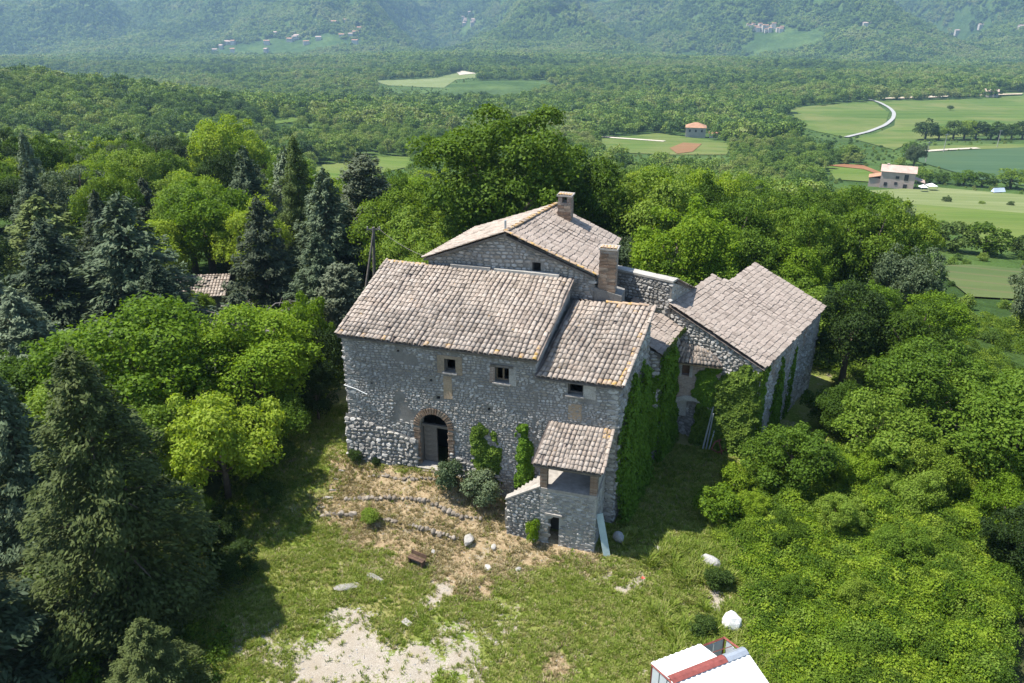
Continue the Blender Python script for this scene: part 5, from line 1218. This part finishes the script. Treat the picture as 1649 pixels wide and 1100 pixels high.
for k in range(4):
    c, C = crown_decid(520+k, 4.2, 9, 16, 700, .74, base=.0, lob=(.24, .42)); low.append(proto('woodland_crown', c, L_FOREST))
groves = []
for k in range(4):
    r = np.random.default_rng(600+k); VV = []; FF = []; nn = 0
    for i in range(34):
        q = r.uniform(-1, 1, 2)*24; c, C = crown_decid(700+k*40+i, r.uniform(3.4, 5.2), r.uniform(8, 12), 6, 110, 1.9, base=.05, lob=(.38, .55), up=.7)
        co = np.empty(len(c.vertices)*3, np.float32); c.vertices.foreach_get('co', co); co = co.reshape(-1, 3) + np.array([q[0], q[1], 0]); VV.append(co); FF.append(np.arange(len(co)).reshape(-1, 4)+nn); nn += len(co); bpy.data.meshes.remove(c)
    groves.append(proto('far_grove', np_mesh('far_grove', np.concatenate(VV), np.concatenate(FF)), L_FOREST))
Xr, Yr = X[NIND:], Y[NIND:]; keep = Yr < 150
PX = [Xr[keep]]; PY_ = [Yr[keep]]
x2, y2 = grid_pts(150, 420, 5.6, .88, 15); k2 = free(x2, y2); PX.append(x2[k2]); PY_.append(y2[k2])
px, py = np.concatenate(PX), np.concatenate(PY_); k = ~blocks(px, py, 9.5); px = np.r_[px, SX]; py = np.r_[py, SY]; k = np.r_[k, np.zeros(len(SX), bool)]; sc_ = np.where(k, fr_.uniform(.6, 1.2, len(px))*(.95+.45*fbm(px/40, py/40, 66, 2)), fr_.uniform(.14, .26, len(px))); n = len(px)
scatter('woodland', 'dense green woodland filling the near slopes of the valley', np.stack([px, py, ground_h(px, py)-.6], 1), fr_.uniform(0, 6.28, n), sc_, fr_.integers(0, 5, n), mid)
x3, y3 = grid_pts(420, 1500, 8.2, .88, 30); k3 = free(x3, y3)
clear = fbm(x3/260, y3/200, 71, 3); k3 &= ~((clear > .42) & (y3 > 620)); x3, y3 = x3[k3], y3[k3]; k3 = ~blocks(x3, y3, 10.5); sc3 = np.where(k3, fr_.uniform(.65, 1.4, len(x3))*(1+.5*fbm(x3/120, y3/90, 67, 3)), fr_.uniform(.15, .3, len(x3))); n = len(x3)
scatter('far_woodland', 'continuous oak woodland across the valley floor', np.stack([x3, y3, ground_h(x3, y3)-.8], 1), fr_.uniform(0, 6.28, n), sc3, fr_.integers(0, 4, n), low)
x4, y4 = grid_pts(1480, 4600, 33, .88, 60); clear = fbm(x4/620, y4/420, 91, 4); k4 = clear < .5
for (cx, cy, rx_, ry_) in ((633, 2152, 52, 30), (-545, 2058, 205, 70), (-148, 2855, 45, 60), (816, 1976, 32, 40), (1288, 2475, 32, 40), (1305, 2388, 32, 40), (1275, 2146, 32, 40), (420, 2071, 32, 45)): k4 &= ((x4-cx)/rx_)**2 + ((y4-cy)/ry_)**2 > 1
x4, y4 = x4[k4], y4[k4]; n = len(x4)
e_ = 14.0; sx_ = (far_h(x4+e_, y4)-far_h(x4-e_, y4))/(2*e_); sy_ = (far_h(x4, y4+e_)-far_h(x4, y4-e_))/(2*e_); ro4 = np.zeros((n, 3))
for i in range(n):                                          # each grove lies along its own slope
    q = Vector((0, 0, 1)).rotation_difference(Vector((-sx_[i], -sy_[i], 1)).normalized()) @ Euler((0, 0, fr_.uniform(0, 6.28))).to_quaternion(); ro4[i] = q.to_euler()
scatter('mountain_woodland', 'hazy forest covering the far mountainsides', np.stack([x4, y4, ground_h(x4, y4)-1.5], 1), ro4[:, 2], fr_.uniform(.85, 1.3, n), fr_.integers(0, 4, n), groves, ro4[:, :2])

# hedges and single trees round the fields
def hedge(label, pts, n, h, R, mats, name='hedge_tree', group=None):
    pts = np.array(pts, float); t = np.r_[0, np.cumsum(np.hypot(*np.diff(pts, axis=0).T))]
    for i in range(n):
        q = t[-1]*(i+.5)/n; x = np.interp(q, t, pts[:, 0])+fr_.uniform(-2, 2); y = np.interp(q, t, pts[:, 1])+fr_.uniform(-2, 2)
        m = mats[i % len(mats)]; r = thing(name, label, 'tree', (x, y, gz(x, y)-.5), fr_.uniform(0, 6), group); s = fr_.uniform(.75, 1.2); r.scale = (R/3.6*s, R/3.6*s, h/8.5*s)
        c = link(bpy.data.objects.new('crown', mid[i % 5].data), r); c.material_slots[0].link = 'OBJECT'; c.material_slots[0].material = m
        m = MB(); m.tube([(0, 0, -1), (0, 0, 4)], .3, 5); m.build('trunk', BARK, r)
# hedges
hedge('dark hedge tree along the foot of the wide wheat field', [(232, 462), (262, 470), (300, 478), (345, 500)], 15, 11, 6.5, [L_DARK, L_OAK], group='hedge trees under the wheat field')
hedge('leafy tree in the hedge between the pink farmhouse and the blue green field', [(142, 288), (158, 282), (172, 272), (182, 262), (190, 250)], 9, 6.5, 5.0, [L_MID, L_OAK, L_LIME], group='trees behind the pink farmhouse')
hedge('dark tree in the hedge along the bottom of the bright meadow', [(57, 116), (64, 112), (72, 107), (80, 103), (86, 102)], 9, 4.6, 2.9, [L_DARK, L_OAK], group='hedge trees below the bright meadow')
hedge('small young tree dotted in the pale meadow', [(122, 228), (130, 222), (138, 216), (146, 212)], 4, 2.2, 1.3, [L_DARK, L_MID], group='young trees in the pale meadow')
r = tree('poplar_tree', 'pale grey poplar standing in the blue green field', 'tree', 158, 318, 12, 4.5, 'decid', L_GREY)
tree('round_tree', 'single small dark tree in the middle of the wide wheat field', 'tree', 352, 668, 4.5, 3, 'decid', L_DARK)

# ---- ivy on the walls
def ivy(label, p0, p1, poly, n, bulge, leaf, mat, hang=0.0, name='ivy'):
    p0 = np.array(p0, float); p1 = np.array(p1, float); d = p1-p0; d /= np.hypot(*d); nn = np.array([d[1], -d[0]]); us = [q[0] for q in poly]; zs = [q[1] for q in poly]
    u = RNG.uniform(min(us), max(us), n*4); z = RNG.uniform(min(zs), max(zs), n*4); ed = fbm(u/.35, z/.35, 61, 3)*.45
    dd = poly_dist(u, z, poly); ins = in_poly(u, z, poly); sg = np.where(ins, dd, -dd)+ed; k = (sg > .02) & (fbm(u/.25, z/.4, 5, 2) > -.8); u, z, sg = u[k][:n], z[k][:n], sg[k][:n]; n = len(u)
    lump = .35+.65*(.5+.5*fbm(u/.5, z/.5, 13, 3)); out = (bulge*lump*np.clip(sg/.4, .15, 1))*RNG.uniform(.55, 1.05, n) + hang*np.clip((0.6-z)/2.0, 0, 1)*RNG.uniform(.3, 1, n)
    w = A0[None] + (p0[0]+u*d[0]+out*nn[0])[:, None]*E1[None] + (p0[1]+u*d[1]+out*nn[1])[:, None]*E2[None]
    nw = nn[0]*E1+nn[1]*E2; N = np.tile([nw[0], nw[1], .55], (n, 1))+RNG.normal(0, .55, (n, 3)); s = leaf*RNG.uniform(.6, 1.35, n)
    V, F = quads(np.stack([w[:, 0], w[:, 1], z], 1), N, RNG.normal(0, 1, (n, 3)), s*.6, s*.45)
    c = V.mean(0); c[2] = V[:, 2].min(); me = np_mesh(name, V-c, F); me.materials.append(mat); o = link(bpy.data.objects.new(name, me)); o.location = tuple(c); tag(o, label, 'ivy')
ivy('thick dark ivy covering the shaded end wall of the annex', (12.07, 0), (12.64, 4.5), [(.0, -1.9), (4.6, -1.9), (4.6, 4.2), (3.5, 5.2), (2.6, 4.2), (1.8, 5.1), (1.0, 4.1), (.1, 2.8)], 19800, .42, 0.102, L_IVY, .55)
ivy('dark ivy hanging under the mossy roof beside the gatehouse', (13.05, 5.5), (13.70, 8.7), [(0, -1.7), (3.2, -1.7), (3.1, 3.0), (1.8, 4.4), (0, 4.5)], 13200, .4, 0.102, L_IVY, .3)
ivy('ivy hiding the narrow front of the middle house behind the annex', (12.45, 5.30), (13.05, 5.48), [(-.1, -1.9), (.75, -1.9), (.75, 3.4), (.3, 3.0), (-.1, 2.4)], 3000, .3, .102, L_IVY, .2)
ivy('ivy over the right half of the gatehouse front', (13.5, 7.93), (15.8, 7.93), [(1.1, 1.0), (2.3, .2), (2.3, 2.9), (1.2, 2.9), (1.0, 2.0)], 4840, .22, 0.088, L_IVY)
ivy('bright sunlit ivy mass on the front corner of the barn', bp(0, 4.80), bp(0, 0), [(1.75, -1.8), (5.0, -1.8), (5.0, 3.3), (4.1, 3.4), (3.5, 2.7), (1.9, 2.4)], 24000, .42, 0.116, L_IVYB, .35)
ivy('dark ivy round the corner of the barn on its shaded wall', bp(0, -.02), bp(9.2, -.02), [(-.1, -3), (.75, -3), (.7, 3.2), (-.1, 3.3)], 5500, .3, 0.102, L_IVY)
ivy('tall tongue of ivy in the middle of the shaded barn wall', bp(0, -.02), bp(9.2, -.02), [(1.6, -3.5), (4.0, -3.5), (3.5, 1.8), (3.0, 3.0), (2.3, 1.4)], 7700, .25, 0.102, L_IVY)
ivy('narrow tongue of ivy further along the shaded barn wall', bp(0, -.02), bp(9.2, -.02), [(4.3, -3.5), (5.3, -3.5), (5.4, 2.6), (5.0, 2.9)], 2640, .2, 0.102, L_IVY)
ivy('ivy climbing the facade between the door and the second window', (0, -.02), (12, -.02), [(5.85, -.8), (7.15, -.8), (7.1, 1.4), (6.95, 2.5), (6.6, 1.9), (6.15, 2.8), (5.75, 2.0)], 5720, .35, 0.088, L_IVYB)
ivy('straight column of ivy on the facade left of the porch tower', (0, -.02), (12, -.02), [(7.75, -.6), (8.55, -.6), (8.6, 2.0), (8.4, 3.2), (7.95, 3.0), (7.9, 1.5)], 4400, .28, 0.088, L_IVY)
ivy('yellow moss fringe along the eave of the middle house', (13.22, 5.36), (13.88, 8.68), [(-.1, 4.32), (3.4, 4.32), (3.4, 4.6), (-.1, 4.6)], 3300, .14, 0.048, L_OLIVE, name='moss')

# ---- dead brushwood heap
bx_, by_ = -16.9, 45.5; DBH = thing('brushwood_heap', 'grey heap of dead fallen branches between the cedars and the house', 'brushwood', (bx_, by_, gz(bx_, by_)))
r = np.random.default_rng(12)
for i in range(120):
    a = r.uniform(-.5, 1.1) + (math.pi if i % 3 == 0 else 0); L = r.uniform(1.2, 3.4); p = np.array([r.uniform(-2.4, 2.4), r.uniform(-2.4, 2.4), r.uniform(.1, 2.6)]); d = np.array([math.cos(a), math.sin(a), r.uniform(-.35, .25)])
    q1 = p+d*L*.5+r.normal(0, .12, 3); q2 = p+d*L+r.normal(0, .2, 3); m = MB(); m.tube([p, q1, q2], [.05, .035, .012], 4, False)
    for k in range(5):
        t = r.uniform(.3, 1); b = p+d*L*t; m.tube([b, b+d*.5*r.uniform(.5, 1.2)+r.normal(0, .3, 3)], [.016, .005], 3, False)
    m.build('branch', BARKG, DBH)
# ---- brambles, grass, weeds
bx1 = np.array(BRAMP); nB = 12000; x = fr_.uniform(8, 30, nB); y = fr_.uniform(17, 36, nB); k = in_poly(x, y, BRAMP) & (np.abs(x) < .67*y+3); x, y = x[k], y[k]
dist = poly_dist(x, y, BRAMP); hgt = np.clip(dist/2.2, .12, 1)*np.clip(.8+.5*fbm(x/1.7, y/1.7, 31, 3)+.35*fbm(x/.6, y/.6, 37, 2), .08, 2.0)*1.0
cl = []
for kk in range(6):
    r = np.random.default_rng(800+kk); n = 340; d = r.normal(0, 1, (n, 3)); d /= np.linalg.norm(d, axis=1)[:, None]; d[:, 2] = np.abs(d[:, 2])*1.1-.25; P = d*np.array([.42, .42, .34])*r.uniform(.5, 1.08, (n, 1))
    s = .064*r.uniform(.6, 1.3, n); V, F = quads(P, d*.6+r.normal(0, .5, (n, 3))+np.array([0, 0, .5]), r.normal(0, 1, (n, 3)), s*.62, s*.42); cl.append(proto('bramble_clump', np_mesh('bramble_clump', V, F), (L_BRAM, L_BRAM, L_BRAM, L_MID, L_OAK, L_LIME)[kk]))
n = len(x); rr = fr_.random(n)
sp = fbm(x/1.6, y/1.6, 141, 3)+fr_.normal(0, .10, n); pk = np.where(sp > .27, 3, np.where(sp < -.30, 4, np.where(np.abs(sp-.14) < .05, 5, fr_.integers(0, 3, n))))
P = np.stack([x, y, ground_h(x, y)+np.maximum(hgt, .1)*np.where(rr < .72, 1, fr_.uniform(.3, .95, n))], 1)
scatter('bramble_thicket', 'yellow green bramble thicket filling the sunny slope at lower right', P, fr_.uniform(0, 6.28, n), fr_.uniform(.5, 1.15, n), pk, cl, np.stack([fr_.normal(0, .3, n), fr_.normal(0, .3, n)], 1))
nU = 15000; x = fr_.uniform(-48, 48, nU); y = fr_.uniform(15, 66, nU); k = (np.abs(x) < .67*y+2) & ~in_poly(x, y, YARD) & ~in_poly(x, y, HULLW) & ~in_poly(x, y, BRAMP) & (poly_dist(x, y, YARD) > .5) & (poly_dist(x, y, HULLW) > .2) & (fbm(x/3, y/3, 55, 2) > -.35); x, y = x[k], y[k]; n = len(x)
ul = []
for kk in range(3):
    r = np.random.default_rng(850+kk); m_ = 150; d = r.normal(0, 1, (m_, 3)); d /= np.linalg.norm(d, axis=1)[:, None]; d[:, 2] = np.abs(d[:, 2])-.2
    s = .095*r.uniform(.6, 1.3, m_); V, F = quads(d*np.array([.5, .5, .4])*r.uniform(.5, 1.08, (m_, 1)), d*.6+r.normal(0, .5, (m_, 3))+np.array([0, 0, .5]), r.normal(0, 1, (m_, 3)), s*.62, s*.42); ul.append(proto('undergrowth_clump', np_mesh('undergrowth_clump', V, F), L_OAK))
scatter('undergrowth', 'low green undergrowth on the shaded woodland floor round the farmhouse', np.stack([x, y, ground_h(x, y)+fr_.uniform(.0, .35, n)], 1), fr_.uniform(0, 6.28, n), fr_.uniform(.5, 1.15, n), fr_.integers(0, 3, n), ul)
def tuft(seed, n, h, spread, wd, mat, nm):
    r = np.random.default_rng(seed); V = []; F = []
    for i in range(n):
        a = r.uniform(0, 6.28); b = np.array([math.cos(a), math.sin(a)])*r.uniform(0, spread); l = np.array([math.cos(a), math.sin(a)])*h*r.uniform(.2, .9); hh = h*r.uniform(.5, 1.1); t = np.array([-math.sin(a), math.cos(a)])*wd
        k = len(V); V += [(*(b-t), -.02), (*(b+t), -.02), (*(b+l*.4+t*.7), hh*.7), (*(b+l*.4-t*.7), hh*.7), (*(b+l), hh)]; F += [(k, k+1, k+2, k+3), (k+3, k+2, k+4, k+4)]
    me = bpy.data.meshes.new(nm); me.from_pydata([tuple(v) for v in V], [], [f if f[2] != f[3] else f[:3] for f in F]); return proto(nm, me, mat)
tg = [tuft(900+k, 16, .10, .09, .012, L_GRASS, 'grass_tuft') for k in range(3)] + [tuft(920+k, 14, .09, .10, .011, L_STRAW, 'straw_tuft') for k in range(2)]
nG = 150000; x = fr_.uniform(-13, 11, nG); y = fr_.uniform(17.5, 37, nG); s_, r_ = to_local(x, y)
gxi = np.clip(((x+26)/52*399).astype(int), 0, 399); gyi = np.clip(((y-14)/38*329).astype(int), 0, 329); gv = grav.reshape(330, 400)[gyi, gxi]; dv = dry.reshape(330, 400)[gyi, gxi]
foot = (s_ > -.1) & (s_ < 12.2) & (r_ > -.25) | (s_ > 9.2) & (s_ < 11.8) & (r_ > -2.2) | (s_ > 7.9) & (s_ < 9.4) & (r_ > -2.1) | (s_ > 13) & (r_ > 7.6) | ((x-5.8)**2+(y-18.1)**2 < 2.2)
n1 = fbm(x/.9, y/.9, 41, 3); pr = np.clip(.95-gv*1.05, .02, 1)*np.clip(.7+n1*1.1, .35, 1)*np.clip(1-dv*.55, 0, 1)
k = (fr_.random(nG) < pr) & ~foot & (np.abs(x) < .68*y); x, y, dv, n1 = x[k], y[k], dv[k], n1[k]; n = len(x)
idx = np.where(fr_.random(n) < .10+.85*dv, fr_.integers(3, 5, n), fr_.integers(0, 3, n))
scatter('grass', 'short rough grass and straw of the farmyard', np.stack([x, y, ground_h(x, y)], 1), fr_.uniform(0, 6.28, n), fr_.uniform(.5, 1.25, n)*(1+.4*np.clip(n1, 0, 1)), idx, tg)
tw = [tuft(940+k, 26, .42, .2, .016, L_GRASS, 'tall_grass') for k in range(3)]
nW = 5200; x = fr_.uniform(4.6, 11, nW); y = fr_.uniform(18, 31, nW); k = (x > 5.2+fbm(x/1.5, y/1.5, 44, 2)*1.6) & (x < 9.6) & ~((x < 7.8) & (y < 19.9)) & (fbm(x/1.2, y/1.2, 47, 3) > -.12); s_, r_ = to_local(x, y); k &= ~((s_ < 16.3) & (r_ > -.5) & (s_ > 12)); x, y = x[k], y[k]; n = len(x)
scatter('tall_weeds', 'taller weeds and wild grass between the yard and the brambles', np.stack([x, y, ground_h(x, y)], 1), fr_.uniform(0, 6.28, n), fr_.uniform(.45, 1.15, n), fr_.integers(0, 3, n), tw)
pb = [proto('pebble', rock_mesh('pebble', (.05, .04, .03), 70+k, sub=1), STONE_PALE) for k in range(3)]
nP = 5000; x = fr_.uniform(-9, 5, nP); y = fr_.uniform(19.5, 31, nP); gxi = ((x+26)/52*399).astype(int); gyi = ((y-14)/38*329).astype(int); gv = grav.reshape(330, 400)[gyi, gxi]; dv = dry.reshape(330, 400)[gyi, gxi]
k = fr_.random(nP) < .03+.3*gv+.12*dv; x, y = x[k], y[k]; n = len(x)
scatter('gravel', 'loose pebbles scattered over the pale yard', np.stack([x, y, ground_h(x, y)+.005], 1), fr_.uniform(0, 6.28, n), fr_.uniform(.25, 1.0, n)**1.3, fr_.integers(0, 3, n), pb)
pf = np.array([5.02, 24.6]); PO = thing('poppy', 'single red poppy in the grass right of the bare patches', 'flower', (pf[0], pf[1], gz(*pf)))
m = MB(); m.tube([(0, 0, 0), (.02, 0, .4)], .006, 4); m.build('stem', L_GRASS, PO)
for a in range(4): m = MB(); q = a*1.57; m.add([(.02, 0, .4), (.02+.07*math.cos(q-.5), .07*math.sin(q-.5), .42), (.02+.08*math.cos(q), .08*math.sin(q), .44), (.02+.07*math.cos(q+.5), .07*math.sin(q+.5), .42)], [(0,1,2,3)]); m.build('petal', m_plain('poppy_red', (.6, .03, .02), .6, .1, 5, 0), PO)

# ================================================================== AIR
zmin = min(float(Zt.min()), float(Zg.min())) - 1.0; zmax = max(float(Zt.max()) + 14, 21.0)
g = NT('haze_air'); v = g.n('VolumePrincipled', {'Color': (.46, .74, 1.0, 1), 'Density': 1.55e-4, 'Anisotropy': .25}); g.t.links.new(v, g.out.inputs['Volume'])
m = MB(); m.box((0, 4650, (zmin+zmax)/2), (19200, 9900, zmax-zmin)); o = m.build('haze', g.m, None, kind='stuff'); o['label'] = 'thin blue summer haze over the valley'
